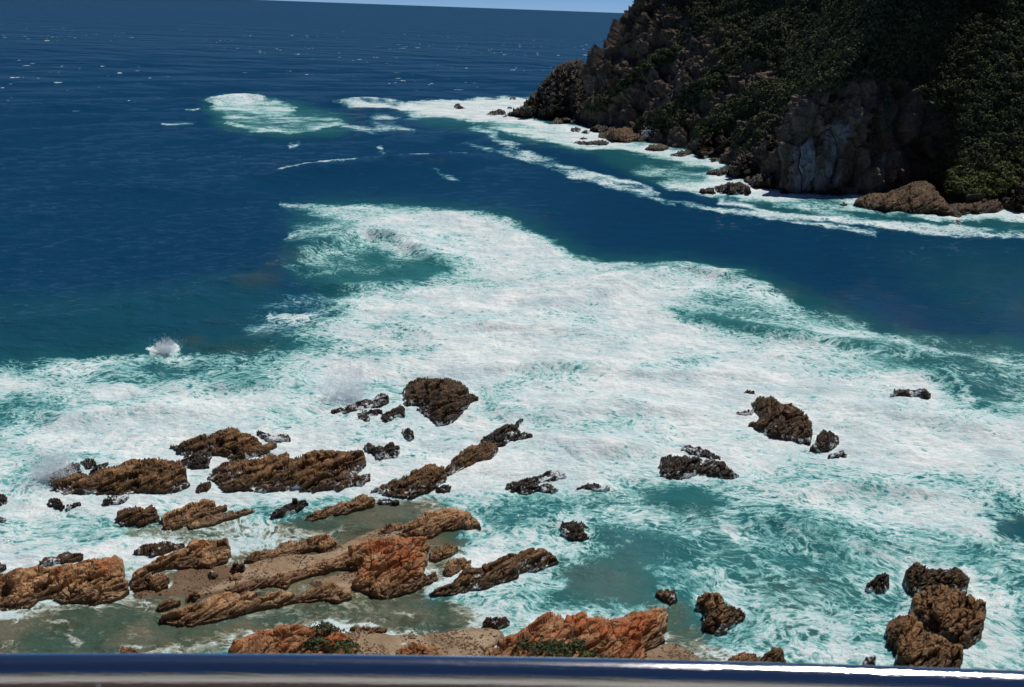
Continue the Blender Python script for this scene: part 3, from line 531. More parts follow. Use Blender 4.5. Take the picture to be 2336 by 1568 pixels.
rock('rock_ledge', h3([(470,490),(560,455),(640,460),(690,490),(690,525),(600,530),(490,525)]), 'far', 'blocky dark middle rock of the spit below the great cliff', .8, **F)
rock('rock_ledge', h3([(640,440),(720,405),(800,395),(870,360),(915,335),(930,400),(900,490),(800,500),(700,490)]), 'farpale', 'pale topped rock joining the spit to the great cliff', .8, **F)
rock('sea_rock', h3([(850,510),(880,498),(910,510),(920,528),(870,528)]), 'far', 'small dark rock at the very foot of the great cliff', .7, **F)
rock('sea_rock', h3([(1220,595),(1250,580),(1285,595),(1240,605)]), 'far', 'tiny dark rock left of the brown outcrop', .7, **F)
rock('rock_ledge', h3([(1305,595),(1330,560),(1400,530),(1500,520),(1560,500),(1620,480),(1720,440),(1790,480),(1850,560),(1900,600),(1970,650),(1950,665),(1800,650),(1700,655),(1600,640),(1450,630),(1370,610)]), 'farochre', 'brown rocky outcrop jutting into foam right of the great cliff', .7, 'f', step=1.1)
rock('rock_ledge', h3([(1850,640),(1890,595),(2000,585),(2150,550),(2230,515),(2260,600),(2180,635),(2050,645),(1950,650)]), 'farochre', 'tan rubble shore below the green slope at far right', .6, 'f', step=1.1)
rock('crag', h3([(2230,615),(2250,530),(2290,440),(2330,380),(2420,300),(2560,290),(2560,640),(2330,638)]), 'far', 'dark crag cut off by the right frame edge', .9, 'h', step=1.1, amp=.6, cat='cliff')
rock('sea_rock', h3([(1900,705),(1930,688),(1980,690),(1950,715)]), 'streak', 'small foam covered rock off the tan rubble shore', .5, **F)
rock('promontory', h1([(350,968),(450,910),(550,840),(620,780),(700,680),(790,550),(900,510),(1000,485),(1060,530),(1130,510),(1180,700),(1160,900),(980,1000),(830,985),(700,990),(600,985),(480,968)]), 'farpale', 'pale streaked pyramid shaped promontory at the tip of the headland', .95, 'h', step=1.1, amp=1.2, cat='cliff', prof=1.3)

# ================================================================== HEADLAND (terrain)
def station(pts):                              # (u, v, slope in degrees): first point on the water
    u, v = pts[0][:2]; p = unproj(np.array(u, float), np.array(v, float), 0.0); out = [p]; R0 = math.hypot(p[0], p[1]); z0 = 0.0
    for (u, v, s) in pts[1:]:
        d = ray(np.array(u, float), np.array(v, float)); te = d[2] / math.hypot(d[0], d[1]); ts = math.tan(R_(s))
        Rn = (z0 - CAM_H - ts * R0) / (te - ts); p = atrange(np.array(u, float), np.array(v, float), Rn); out.append(p); R0 = Rn; z0 = p[2]
    top = out[-1]; o = out[0] * 1.0; o[2] = -4; k = 1 + 120 / math.hypot(top[0], top[1])
    return [o] + out + [np.array([top[0] * k, top[1] * k, top[2] + 8])]
ST = [
 [(1300,272,0),(1400,230,66),(1420,160,60),(1440,110,58),(1470,55,56),(1530,-30,52),(1640,-260,50)],
 [(1330,285,0),(1346,215,64),(1352,158,60),(1385,108,56),(1428,50,54),(1480,-40,52),(1570,-260,50)],
 [(1350,290,0),(1395,200,66),(1440,130,60),(1480,70,56),(1530,0,54),(1580,-90,52),(1670,-260,50)],
 [(1420,303,0),(1480,225,66),(1550,140,60),(1600,80,56),(1650,20,54),(1690,-80,52),(1760,-260,50)],
 [(1500,328,0),(1570,260,66),(1650,180,60),(1710,110,56),(1770,40,54),(1820,-60,52),(1880,-260,50)],
 [(1600,355,0),(1660,290,66),(1730,220,60),(1790,150,55),(1860,60,52),(1920,-40,50),(1990,-260,48)],
 [(1700,400,0),(1725,340,70),(1780,270,62),(1830,200,56),(1890,110,52),(1950,0,50),(2050,-260,48)],
 [(1795,440,0),(1800,360,78),(1825,280,74),(1860,210,66),(1920,130,50),(1990,20,50),(2090,-260,48)],
 [(1900,446,0),(1905,350,80),(1910,270,78),(1915,205,72),(1970,120,48),(2040,20,50),(2140,-260,48)],
 [(1990,446,0),(1995,350,80),(1990,260,78),(1990,190,72),(2040,110,48),(2110,10,50),(2200,-260,48)],
 [(2070,438,0),(2075,350,80),(2080,260,78),(2070,190,72),(2110,110,48),(2170,10,50),(2250,-260,48)],
 [(2120,440,0),(2125,370,74),(2135,290,72),(2140,215,64),(2170,120,44),(2220,10,44),(2300,-260,42)],
 [(2170,474,0),(2170,420,36),(2185,340,46),(2210,240,44),(2240,130,44),(2290,10,44),(2370,-260,42)],
 [(2260,480,0),(2270,420,36),(2285,335,44),(2310,240,42),(2330,130,42),(2370,10,42),(2450,-260,42)],
 [(2350,480,0),(2360,410,44),(2385,325,44),(2410,240,42),(2440,130,42),(2480,10,42),(2560,-260,42)],
 [(2480,490,0),(2490,410,42),(2510,325,44),(2530,240,42),(2570,130,42),(2610,10,42),(2690,-260,42)],
 [(2700,510,0),(2720,410,42),(2740,325,44),(2760,240,42),(2800,130,42),(2840,10,42),(2920,-260,42)],
]
CP = np.array([station(s) for s in ST])
def catmull(A, n, wts):
    A = np.concatenate([2 * A[:1] - A[1:2], A, 2 * A[-1:] - A[-2:-1]]); m = len(A) - 3
    cum = np.concatenate([[0], np.cumsum(wts)]); x = np.interp(np.linspace(0, cum[-1], n), cum, np.arange(m + 1)); i = np.minimum(x.astype(int), m - 1); t = (x - i).reshape(-1, *([1] * (A.ndim - 1)))
    a, b, c, d = A[i], A[i + 1], A[i + 2], A[i + 3]
    return .5 * (2 * b + (c - a) * t + (2 * a - 5 * b + 4 * c - d) * t * t + (3 * b - a - 3 * c + d) * t ** 3)
NC, NR = 560, 380
G = catmull(CP, NC, [1, 1, 1.2, 1.2, 1.4, 1.4, 1.2, 1.4, 1.2, 1.1, .8, .9, 1.2, 1.2, 1.2, 1])
G = np.swapaxes(catmull(np.swapaxes(G, 0, 1), NR, [.15, 1.2, 1.2, 1.1, 1.2, 1.3, 1.6, .15]), 0, 1)     # NC x NR x 3
Nn = np.cross(np.gradient(G, axis=0).reshape(-1, 3), np.gradient(G, axis=1).reshape(-1, 3)); Nn /= np.linalg.norm(Nn, axis=1, keepdims=True) + 1e-9
gp = G.reshape(-1, 3); Nn *= np.sign((Nn * (np.array([0, 0, CAM_H]) - gp)).sum(1))[:, None]
hu, hv = toview(gp)
veg = Field(.12)
veg.poly([(1540,-60),(1640,40),(1760,150),(1830,205),(1870,190),(1940,178),(2050,170),(2120,200),(2150,260),(2140,340),(2110,410),(2140,455),(2320,440),(2336,380),(2640,380),(2640,-60)], 1.0, 16)
veg.poly([(1460,-60),(1540,60),(1640,140),(1760,210),(1700,60),(1620,-60)], .5, 30)
veg.line([(1352,250),(1420,200),(1490,155),(1560,110)], .62, 16, 18, True)
veg.line([(1477,300),(1540,270),(1610,215),(1690,140),(1760,90)], .8, 22, 22, True)
veg.line([(1600,300),(1680,250),(1760,210),(1830,190)], .8, 26, 24, True)
veg.line([(1680,330),(1740,290),(1780,250)], .5, 20, 20, True)
veg.line([(1985,330),(2020,290),(2030,245)], .5, 18, 18, True)
veg.line([(1895,330),(1935,350)], .45, 12, 14, True)
rib = Field(0.0)
for Pl, w_, a_ in (([(1345,255),(1420,205),(1490,155),(1570,90),(1620,30)], 16, 1), ([(1470,305),(1540,270),(1610,215),(1690,140),(1780,60)], 20, 1), ([(1600,315),(1680,250),(1760,205)], 18, .8),
                   ([(1560,180),(1600,120),(1640,60)], 16, .5), ([(1800,440),(1806,330),(1860,205)], 12, .4), ([(1990,430),(1980,300),(1985,190)], 16, .4), ([(2075,430),(2080,200)], 14, .4)):
    rib.line(Pl, a_, w_, 26, True)
rib.a = blur(rib.a, 3)
vg = veg.at(hu, hv); rb = rib.at(hu, hv)
sc3 = np.array([1 / 9., 1 / 9., 1 / 26.])
dsp = 5.0 * (rb - .3) + 2.2 * fbm(gp / 28., 3, 5) + (1 - .6 * vg) * (1.7 * ridged(gp * sc3, 4, 6) + 1.2 * fbm(gp / 4., 4, 8, .6))
cvv, cee = cells(gp / np.array([5., 5., 11.]) + .25 * fbm(gp / 6, 2, 3)[:, None], 4); cv2, ce2 = cells(gp / np.array([2.2, 2.2, 4.5]), 9)
dsp = dsp + (1 - .8 * vg) * ((cvv - .5) * 4.2 - 1.0 * np.exp(-(cee / .1) ** 2) + (cv2 - .5) * 1.1)
gp = gp + Nn * dsp[:, None]
pale = Field(0.0)
pale.poly([(1800,430),(1810,340),(1850,290),(1870,320),(1880,430),(1840,442)], .7, 10); pale.poly([(1885,400),(1890,290),(1930,260),(1940,300),(1920,430),(1890,435)], .65, 9)
pale.poly([(1720,300),(1790,280),(1800,340),(1720,345)], .3, 14); pale.poly([(2000,430),(2010,340),(2050,330),(2060,420)], .35, 12)
pl = pale.at(hu, hv)
t = NT('headland_ground'); p = t.pos(); a = t.noise(p, .12, 8, .65); b = t.noise(p, .9, 6, .7); cs = t.noise(t.scale(p, (1, 1, .25)), .5, 5, .6)
rc = t.ramp(t.math('ADD', t.math('MULTIPLY', a, .5), t.math('MULTIPLY', b, .5)), [(.3, (.065, .05, .04)), (.5, (.18, .14, .11)), (.7, (.38, .31, .24))])
rc = t.mix(t.ss(cs, .55, .75), rc, C(.34, .25, .17))
pm = t.math('MULTIPLY', t.ss(t.math('ADD', t.math('MULTIPLY', t.noise(t.scale(p, (1, 1, .3)), .5, 7, .65), 1.0), t.math('MULTIPLY', t.attr('pale'), .55)), .62, .95), t.ss(t.attr('pale'), .05, .4))
rc = t.mix(pm, rc, C(.42, .45, .48))
gc = t.ramp(b, [(.3, (.03, .045, .02)), (.6, (.06, .085, .03))])
vm = t.ss(t.math('ADD', t.attr('veg'), t.math('MULTIPLY', t.math('SUBTRACT', a, .5), 1.2)), .35, .6)
t.setin(t.b.inputs['Base Color'], t.mix(vm, rc, gc)); t.b.inputs['Roughness'].default_value = .9; t.b.inputs['Specular IOR Level'].default_value = .15
t.l.new(t.bump(b, 1.2), t.b.inputs['Normal'])
Fh = grid_faces(NC, NR)
hd = tag(mesh_obj('headland', gp, Fh, t.m, attrs={'veg': vg, 'pale': pl}), kind='structure')

# ---- bush canopy on the headland: nobody could count it
def leaf_mat(name):
    t = NT(name); c = t.attr('tone'); p = t.pos()
    col = t.ramp(c, [(0, (.075, .088, .058)), (.45, (.10, .118, .062)), (.8, (.13, .152, .064)), (1, (.19, .215, .07))])
    col = t.mix(t.math('MULTIPLY', t.noise(p, 3, 3), .5), col, C(.09, .11, .06))
    t.setin(t.b.inputs['Base Color'], col); t.b.inputs['Roughness'].default_value = .9; t.b.inputs['Specular IOR Level'].default_value = .05
    return t.m
LEAF = leaf_mat('shrub_leaf')
def tuft(n, s, flat=.75):                      # leaf quads on and inside a dome of radius 1
    d = rng.normal(size=(n, 3)); d[:, 2] = np.abs(d[:, 2]) - .25; d /= np.linalg.norm(d, axis=1, keepdims=True)
    c = d * (.45 + .6 * rng.random((n, 1)) ** .6); c[:, 2] *= flat
    c += .18 * np.sin(d[:, [1, 2, 0]] * 5 + rng.random(3) * 6)
    x = rng.normal(size=(n, 3)) ; nn = d + .28 * rng.normal(size=(n, 3)) + np.array([0, 0, .15]); x = np.cross(nn, x); x /= np.linalg.norm(x, axis=1, keepdims=True); y = np.cross(nn, x); y /= np.linalg.norm(y, axis=1, keepdims=True)
    sz = s * (.6 + .8 * rng.random((n, 1)))
    return np.stack([c - x * sz, c + y * sz * .7, c + x * sz, c - y * sz * .7], 1)        # n,4,3
def bushes(name, P, r, tone, nl=60, s=.24, mat=LEAF, flat=.75, lift=.15):
    T = [tuft(nl, s, flat) for _ in range(8)]; V = []; A = []
    for k in range(8):
        m = np.arange(len(P)) % 8 == k; q = P[m]; a = rng.random(m.sum()) * 6.28; ca, sa = np.cos(a), np.sin(a)
        B = T[k][None] * r[m][:, None, None, None]
        X = B[..., 0] * ca[:, None, None] - B[..., 1] * sa[:, None, None]; Y = B[..., 0] * sa[:, None, None] + B[..., 1] * ca[:, None, None]
        Wd = np.stack([X, Y, B[..., 2]], -1) + q[:, None, None, :] + np.array([0, 0, lift]) * r[m][:, None, None, None]
        V.append(Wd.reshape(-1, 3)); A.append(np.repeat(np.clip(tone[m][:, None] + .07 * rng.normal(size=(m.sum(), nl)), 0, 1).reshape(-1), 4))
    V = np.concatenate(V); return mesh_obj(name, V, np.arange(len(V)).reshape(-1, 4), mat, attrs={'tone': np.concatenate(A)})
fc = gp[Fh].mean(1); fv_ = vg[Fh].mean(1); fa = np.linalg.norm(np.cross(gp[Fh[:, 2]] - gp[Fh[:, 0]], gp[Fh[:, 3]] - gp[Fh[:, 1]]), axis=1) / 2
ffu, ffv = hu[Fh].mean(1), hv[Fh].mean(1)
pn = fbm(fc / 14, 3, 61); pr = fa * np.clip((fv_ + pn * .5 - .3) * 1.8, 0, 1) * (fc[:, 2] > 2.5) * (ffv > -140) * (ffu < 2420)
NB = 13000; pick = rng.choice(len(fc), NB, p=pr / pr.sum())
bp = fc[pick]; rad = (.68 + .95 * rng.random(NB) ** 1.5) * np.where(ffu[pick] > 2050, .82, 1); tone = np.clip(.3 + .45 * fbm(bp / 9, 3, 71) + .18 * rng.normal(size=NB) + .25 * np.clip((ffu[pick] - 2050) / 300, 0, 1), 0, .92)
low = Field(0.0); low.poly([(2120,455),(2140,400),(2200,380),(2336,330),(2420,330),(2330,440),(2240,462)], .5, 16); tone = np.clip(tone + low.at(ffu[pick], ffv[pick]), 0, 1)
tag(bushes('hillside_scrub', bp, rad, tone), 'dense dark green scrub blanketing the headland slope', 'scrub', None, 'stuff')

# ================================================================== SEA SURFACE MESH
az = np.concatenate([np.linspace(-math.pi, -R_(36), 60)[:-1], np.linspace(-R_(36), R_(36), 1500), np.linspace(R_(36), math.pi, 60)[1:]])
dep = np.concatenate([np.linspace(R_(41), R_(.2), 1000), np.geomspace(R_(.19), R_(.03), 24)])
Rr = CAM_H / np.tan(dep); AZ, RR = np.meshgrid(az, Rr); P = np.stack([np.sin(AZ) * RR, np.cos(AZ) * RR, np.zeros_like(RR)], -1).reshape(-1, 3)
yy = np.maximum(P[:, 1], 5); Pq = P.copy(); Pq[:, 1] = yy; su, sv = toview(Pq); infr = (P[:, 1] > 5)
lp = np.stack([AZ.ravel() * 42, np.log(RR.ravel()) * 30, np.zeros(RR.size)], 1); wpx = np.clip(12 + (sv - 300) * .012, 10, 26)
su = su + wpx * 1.3 * fbm(lp, 5, 301, .6) * np.where(sv < 330, 1.7, 1); sv = sv + wpx * .55 * fbm(lp + 50, 5, 302, .6)
su = np.clip(su, RU0, RU0 + 2930)
rk = rock_mask.astype(float); ringm = np.clip(blur(rk, 3.2, 2.0) * 2.4, 0, 1)
foam_base = foam.a.copy(); foam.a = foam.a + ringm * .16 * np.clip(foam_base * 2.2, 0, 1) + ringm * .04
aer = Field(); aer.a = blur(np.clip(foam_base, 0, 1), 9, 5)
fo = np.where(infr, foam.at(su, sv), 0); sh = np.where(infr, shal.at(su, sv), 0); mu = np.where(infr, murk.at(su, sv), 0); si = np.where(infr, silt.at(su, sv), 0)
RRf = RR.ravel(); dres = np.gradient(Rr)[:, None] * np.ones_like(RR); dres = np.abs(dres).ravel()
H = np.zeros(len(P)); wr = np.random.default_rng(3)
cal = np.exp(-((np.clip(mu, 0, 1)) * 2.2)) * (1 - .55 * np.clip(fo, 0, 1))
crest = unproj(np.array([590., 1110.]), np.array([408., 358.])); cd = crest[1] - crest[0]; base_dir = math.atan2(cd[1], cd[0]) - math.pi / 2
for k in range(46):
    lam = 2.2 * (1.085 ** k) * (1 + .1 * wr.random()); th = base_dir + wr.normal() * (.55 if lam < 25 else .22); kx, ky = math.cos(th) * 6.283 / lam, math.sin(th) * 6.283 / lam
    amp = .005 * lam ** .85 * (.6 + .8 * wr.random()) * (1.0 if lam < 12 else .5)
    res = np.clip((lam / (2.6 * dres)) - 1, 0, 1)
    ph = P[:, 0] * kx + P[:, 1] * ky + wr.random() * 6.28 + 1.2 * np.sin(P[:, 0] * .013 * (1 + wr.random()) + P[:, 1] * .017 + k)
    s_ = np.sin(ph); H += amp * res * (s_ - .25 * np.cos(2 * ph))
H *= cal * np.clip(420 / RRf, .4, 1)
def wave(Pl, h, wf, wb):                       # a swell crest along a polyline; steep towards the shore, long behind
    global H
    uu, vv = np.array(Pl, float).T; Q = unproj(uu, vv)[:, :2]; best = np.full(len(P), 1e9); sgn = np.zeros(len(P)); tt = np.zeros(len(P)); L0 = 0; Lt = np.hypot(*(Q[1:] - Q[:-1]).T).sum()
    for a, b in zip(Q[:-1], Q[1:]):
        e = b - a; l = np.hypot(*e); t_ = np.clip(((P[:, :2] - a) @ e) / l ** 2, 0, 1); d = P[:, :2] - a - t_[:, None] * e; dd = np.hypot(d[:, 0], d[:, 1]); m = dd < best
        best = np.where(m, dd, best); sgn = np.where(m, np.sign(e[0] * (P[:, 1] - a[1]) - e[1] * (P[:, 0] - a[0])), sgn); tt = np.where(m, (L0 + t_ * l) / Lt, tt); L0 += l
    nz = 1 + .35 * fbm(np.stack([P[:, 0] / 7, P[:, 1] / 7, np.zeros(len(P))], 1), 2, int(h * 100)); x = best / np.where(sgn > 0, wb, wf)
    H += h * np.sin(np.clip(tt, .0, 1) * math.pi) ** .6 * np.exp(-x * x) * nz
wave([(580,410),(700,396),(850,382),(1000,368),(1120,357)], 2.0, 5.0, 10)
wave([(560,628),(640,600),(740,570),(830,545),(900,552),(980,585),(1060,612)], 1.9, 2.2, 6)
wave([(380,700),(520,655),(620,620),(700,600)], .9, 4, 9); wave([(0,735),(200,715),(420,680)], .6, 4, 9)
wave([(700,655),(820,658),(930,645),(1050,632)], 1.0, 2, 4)
wave([(1180,690),(1300,690),(1400,672),(1470,648),(1560,618),(1680,640),(1760,668)], 1.3, 2, 6)
wave([(1480,705),(1640,740),(1820,772),(2060,802),(2200,830)], .9, 2, 4); wave([(2060,860),(2150,855),(2220,900)], .8, 1.5, 3)
wave([(460,240),(560,227),(680,240)], 2.2, 5, 14); wave([(750,236),(850,231),(940,240)], 1.8, 5, 14); wave([(0,250),(300,240)], 1.2, 8, 20); wave([(100,420),(420,440),(640,430)], .8, 6, 14)
for W_ in ([(880,770),(1050,745),(1250,750),(1450,775)], [(1000,850),(1250,835),(1500,860),(1750,850)], [(1150,960),(1400,930),(1650,950)], [(1950,930),(2150,960),(2336,1000)], [(1300,1040),(1450,1020),(1500,1010)], [(100,960),(300,935),(500,945)], [(1750,1140),(1950,1110),(2200,1130)], [(1600,1210),(1750,1180),(1900,1215)], [(1850,1260),(2000,1240),(2150,1255)]):
    wave(W_, .75, 1.6, 3.5)
wave([(400,795),(470,785),(620,775),(690,765)], .8, 1.6, 4); wave([(300,905),(520,880),(700,870)], .8, 1.6, 4)
P3 = np.stack([P[:, 0], P[:, 1], np.zeros(len(P))], 1); near = RRf < 330
tb = np.zeros(len(P)); tb[near] = fbm(P3[near] / 3.2, 4, 21, .6) * (.24 + .2 * np.clip(RRf[near] / 130 - .8, 0, 1)) + ridged(P3[near] / 7., 3, 22) * .1
H += tb * np.clip(fo * 1.3, 0, 1) * np.clip((330 - RRf) / 150, 0, 1)
H = np.where(mu > .5, np.clip(H, -.06, .08), H)
P[:, 2] = H - .05
# ---- water and foam material
t = NT('sea_water'); p = t.scale(t.pos(), (1, 1, 0)); fd = t.attr('foam'); ai = t.attr('aer')
warp = t.noise(p, .07, 3, .5, out='Color'); wv = t.add('ShaderNodeVectorMath', operation='MULTIPLY_ADD'); t.l.new(warp, wv.inputs[0]); wv.inputs[1].default_value = (9, 9, 0); t.l.new(p, wv.inputs[2]); pw = wv.outputs[0]
warp2 = t.noise(p, .6, 3, .6, out='Color'); wv2 = t.add('ShaderNodeVectorMath', operation='MULTIPLY_ADD'); t.l.new(warp2, wv2.inputs[0]); wv2.inputs[1].default_value = (.9, .9, 0); t.l.new(pw, wv2.inputs[2]); pw2 = wv2.outputs[0]
nA = t.noise(pw2, .10, 12, .64); 
def lace(sc, det):
    n = t.noise(pw2, sc, det, .55); return t.math('SUBTRACT', 1, t.math('MULTIPLY', t.math('ABSOLUTE', t.math('SUBTRACT', n, .5)), 5.5), clamp=True)
lc = t.math('MAXIMUM', t.math('MULTIPLY', lace(.42, 6), .9), lace(1.15, 6)); fine = t.noise(t.scale(pw2, (.8, 1.25, 1)), 1.3, 7, .68)
# only the open sea carries scattered whitecaps
ln = t.add('ShaderNodeVectorMath', operation='LENGTH'); t.l.new(p, ln.inputs[0])
wc = t.math('MULTIPLY', t.math('MULTIPLY', t.ss(ln.outputs['Value'], 330, 520), t.math('SUBTRACT', 1, t.math('MULTIPLY', t.ss(ln.outputs['Value'], 900, 2600), .85))), t.math('MULTIPLY', t.ss(t.noise(t.scale(p, (1, .55, 1)), .11, 5, .62), .635, .68), t.ss(t.noise(p, .006, 2), .42, .6)))
amp_ = t.math('MULTIPLY', t.math('MULTIPLY', fd, 3.2, clamp=True), t.math('SUBTRACT', 1.1, t.math('MULTIPLY', t.math('MINIMUM', fd, 1.05), .42)))
s1 = t.math('MULTIPLY', t.math('SUBTRACT', nA, .5), 3.3)
s2 = t.math('MULTIPLY', t.math('SUBTRACT', lc, .66), 1.35)
s3 = t.math('MULTIPLY', t.math('SUBTRACT', fine, .5), 2.3)
s4 = t.math('MULTIPLY', t.math('SUBTRACT', t.noise(t.scale(pw, (.7, 1.4, 1)), .035, 4, .55), .5), 2.4)
sm = t.math('MULTIPLY', t.math('ADD', t.math('ADD', t.math('ADD', s1, s4), s2), s3), amp_)
fv = t.math('ADD', t.math('MULTIPLY', fd, 1.48), t.math('SUBTRACT', sm, .92))
ff = t.math('ADD', t.math('MULTIPLY', fv, .55), .5, clamp=True)
ff = t.math('MAXIMUM', ff, t.math('MULTIPLY', wc, t.math('SUBTRACT', 1, t.ss(fd, .1, .3))))
body = t.mix(t.math('MULTIPLY', t.attr('shal'), 1, clamp=True), C(.004, .047, .112), C(.03, .15, .155))
body = t.mix(t.ss(t.attr('shal'), .05, .35), body, t.mix(.5, body, C(.006, .078, .095)))
body = t.mix(t.math('MULTIPLY', ai, t.math('MULTIPLY', t.attr('shal'), .42)), body, C(.06, .34, .36))
mk_ = t.math('MULTIPLY', t.attr('murk'), t.math('ADD', .55, t.math('MULTIPLY', t.noise(p, .25, 4), .7)), clamp=True)
body = t.mix(mk_, body, t.mix(t.ss(t.noise(p, .16, 5, .6), .4, .62), C(.068, .10, .066), C(.165, .15, .098)))
body = t.mix(t.math('MULTIPLY', mk_, t.math('MULTIPLY', t.ss(t.noise(pw2, .45, 6, .65), .54, .62), .6)), body, C(.045, .055, .036))
body = t.mix(t.math('MULTIPLY', t.attr('silt'), t.ss(t.noise(pw2, .12, 5), .35, .6)), body, C(.075, .082, .045))
aq = t.mix(t.ss(t.attr('murk'), .3, .8), C(.19, .47, .47), C(.3, .31, .24))
aq = t.mix(t.ss(t.attr('shal'), 0, .5), C(.05, .22, .30), aq)
col = t.mix(t.ss(ff, .26, .52), body, aq)
col = t.mix(t.ss(ff, .46, .72), col, C(.56, .73, .76)); col = t.mix(t.ss(ff, .58, .92), col, t.mix(t.ss(t.math('ADD', t.math('MULTIPLY', t.noise(pw, .16, 6, .6), .5), t.math('MULTIPLY', t.noise(t.scale(pw2, (.7, 1.3, 1)), 1.6, 7, .7), .5)), .38, .6), C(.50, .63, .68), C(.85, .88, .89)))
t.setin(t.b.inputs['Base Color'], col)
t.b.inputs['Roughness'].default_value = .95; t.b.inputs['Specular IOR Level'].default_value = 0
rp0 = t.math('ADD', t.math('MULTIPLY', t.noise(p, .028, 4, .6), 5.0), t.math('MULTIPLY', t.noise(p, .007, 3, .6), 12.0))
rp0 = t.math('MULTIPLY', rp0, t.math('ADD', 1, t.math('MULTIPLY', t.ss(ln.outputs['Value'], 250, 900), 3.0)))
rp = t.math('ADD', t.math('MULTIPLY', t.noise(t.scale(p, (.7, 1.3, 1)), .13, 5, .6), 2.2), t.math('ADD', t.math('MULTIPLY', t.noise(t.scale(p, (.8, 1.2, 1)), .55, 6, .6), 1.0), t.math('MULTIPLY', t.noise(p, 2.4, 4, .6), .22)))
t.l.new(t.bump(t.math('ADD', t.math('ADD', rp, rp0), t.math('MULTIPLY', ff, .3)), 1.0, .42), t.b.inputs['Normal'])
nrm_ = t.b.inputs['Normal'].links[0].from_socket; fr = t.add('ShaderNodeFresnel'); fr.inputs[0].default_value = 1.33; t.l.new(nrm_, fr.inputs[1])
gl = t.add('ShaderNodeBsdfGlossy'); gl.inputs['Roughness'].default_value = .035; t.l.new(nrm_, gl.inputs['Normal']); mx = t.add('ShaderNodeMixShader')
t.setin(mx.inputs[0], t.math('MULTIPLY', t.math('MINIMUM', fr.outputs[0], .19), t.math('SUBTRACT', 1, t.math('MULTIPLY', t.ss(ff, .35, .65), .95))))
t.l.new(t.b.outputs[0], mx.inputs[1]); t.l.new(gl.outputs[0], mx.inputs[2]); t.l.new(mx.outputs[0], t.out.inputs[0])
aev = np.where(infr, aer.at(su, sv), 0)
water = tag(mesh_obj('sea_water', P, grid_faces(len(Rr), len(az)), t.m, smooth=True, attrs={'foam': fo, 'shal': sh, 'murk': mu, 'silt': si, 'aer': aev}), kind='structure')

# ================================================================== SAND
t = NT('beach_sand'); p = t.pos(); sp = t.add('ShaderNodeSeparateXYZ'); t.l.new(p, sp.inputs[0])
n1 = t.noise(p, .5, 6, .6); n2 = t.noise(p, 9, 5, .75)
cl = t.ramp(t.math('ADD', t.math('MULTIPLY', n1, .5), t.math('MULTIPLY', n2, .5)), [(.35, (.26, .16, .085)), (.5, (.42, .30, .19)), (.62, (.54, .41, .28))])
wet = t.math('SUBTRACT', 1, t.ss(t.math('ADD', sp.outputs[2], t.math('MULTIPLY', t.math('SUBTRACT', n1, .5), .25)), .08, .26))
cl = t.mix(t.math('MULTIPLY', wet, .85), cl, C(.17, .092, .042)); wd = t.ss(t.noise(p, 1.2, 7, .72), .66, .7); cl = t.mix(wd, cl, C(.06, .045, .03)); cl = t.mix(t.math('MULTIPLY', t.ss(t.noise(p, 16, 4, .8), .52, .66), .35), cl, C(.16, .10, .06))
t.setin(t.b.inputs['Base Color'], cl); t.setin(t.b.inputs['Roughness'], t.math('SUBTRACT', .9, t.math('MULTIPLY', wet, .5)))
t.l.new(t.bump(n2, .12), t.b.inputs['Normal'])
SAND = Field(-.5)
for Pg, z in ((c4([(1380,480),(1500,440),(1600,380),(1700,320),(1900,290),(2150,280),(2260,220),(2336,180),(2500,110),(2700,130),(2700,250),(2450,330),(2336,370),(2200,400),(1930,460),(1700,500),(1520,540),(1420,570),(1300,610),(1200,630),(1230,550)]), .22),
              (c4([(860,540),(960,510),(1110,500),(1150,380),(1300,370),(1500,340),(1540,360),(1560,430),(1440,500),(1300,540),(1150,580),(1000,580),(880,600)]), .07),
              (c4([(2000,470),(2200,420),(2400,400),(2560,430),(2560,520),(2300,560),(2100,520)]), .22),
              (c5([(130,830),(250,790),(420,812),(560,820),(700,815),(800,805),(930,785),(1080,770),(1220,790),(1240,830),(1190,900),(1100,950),(1080,1100),(60,1100)]), .24),
              (c6([(-200,930),(-80,890),(0,865),(80,885),(150,930),(220,975),(180,1100),(-260,1100)]), .16)):
    SAND.poly(Pg, z, 7, 5)
yv, xv = np.meshgrid(np.arange(1180, 1620, 2.0), np.arange(-60, 1900, 2.0), indexing='ij')
sz = SAND.at(xv.ravel(), yv.ravel()); Ps = unproj(xv.ravel(), yv.ravel(), 0.0); Ps[:, 2] = np.where(sz > -.45, sz + .08 * fbm(Ps / 2., 4, 33) + .03 * fbm(Ps / .5, 4, 34), sz)
idx = grid_faces(*yv.shape); idx = idx[(sz[idx] > -.4).any(1)]; us = np.unique(idx); rm = np.zeros(len(Ps), int); rm[us] = np.arange(len(us))
tag(mesh_obj('sand', Ps[us], rm[idx], t.m, smooth=True), kind='structure')

# ---- shingle and rubble scattered on the sand
ico = np.array([(0, 0, 1), (.9, 0, .2), (.28, .85, .3), (-.72, .53, .15), (-.72, -.53, .3), (.28, -.85, .2), (0, 0, -.8)]); icf = np.array([(0, 1, 2), (0, 2, 3), (0, 3, 4), (0, 4, 5), (0, 5, 1), (6, 2, 1), (6, 3, 2), (6, 4, 3), (6, 5, 4), (6, 1, 5)])
cand = Ps[(sz > .02)]; dn = fbm(cand / 2.2, 3, 88); cand = cand[dn + .25 * rng.normal(size=len(cand)) > .1]; npb = 6000; cp = cand[rng.integers(0, len(cand), npb)] + rng.normal(size=(npb, 3)) * np.array([.08, .08, 0])
ps_ = (.03 + .11 * rng.random(npb) ** 4); an = rng.random(npb) * 6.28; Rm = np.stack([np.stack([np.cos(an), -np.sin(an)], 1), np.stack([np.sin(an), np.cos(an)], 1)], 1)
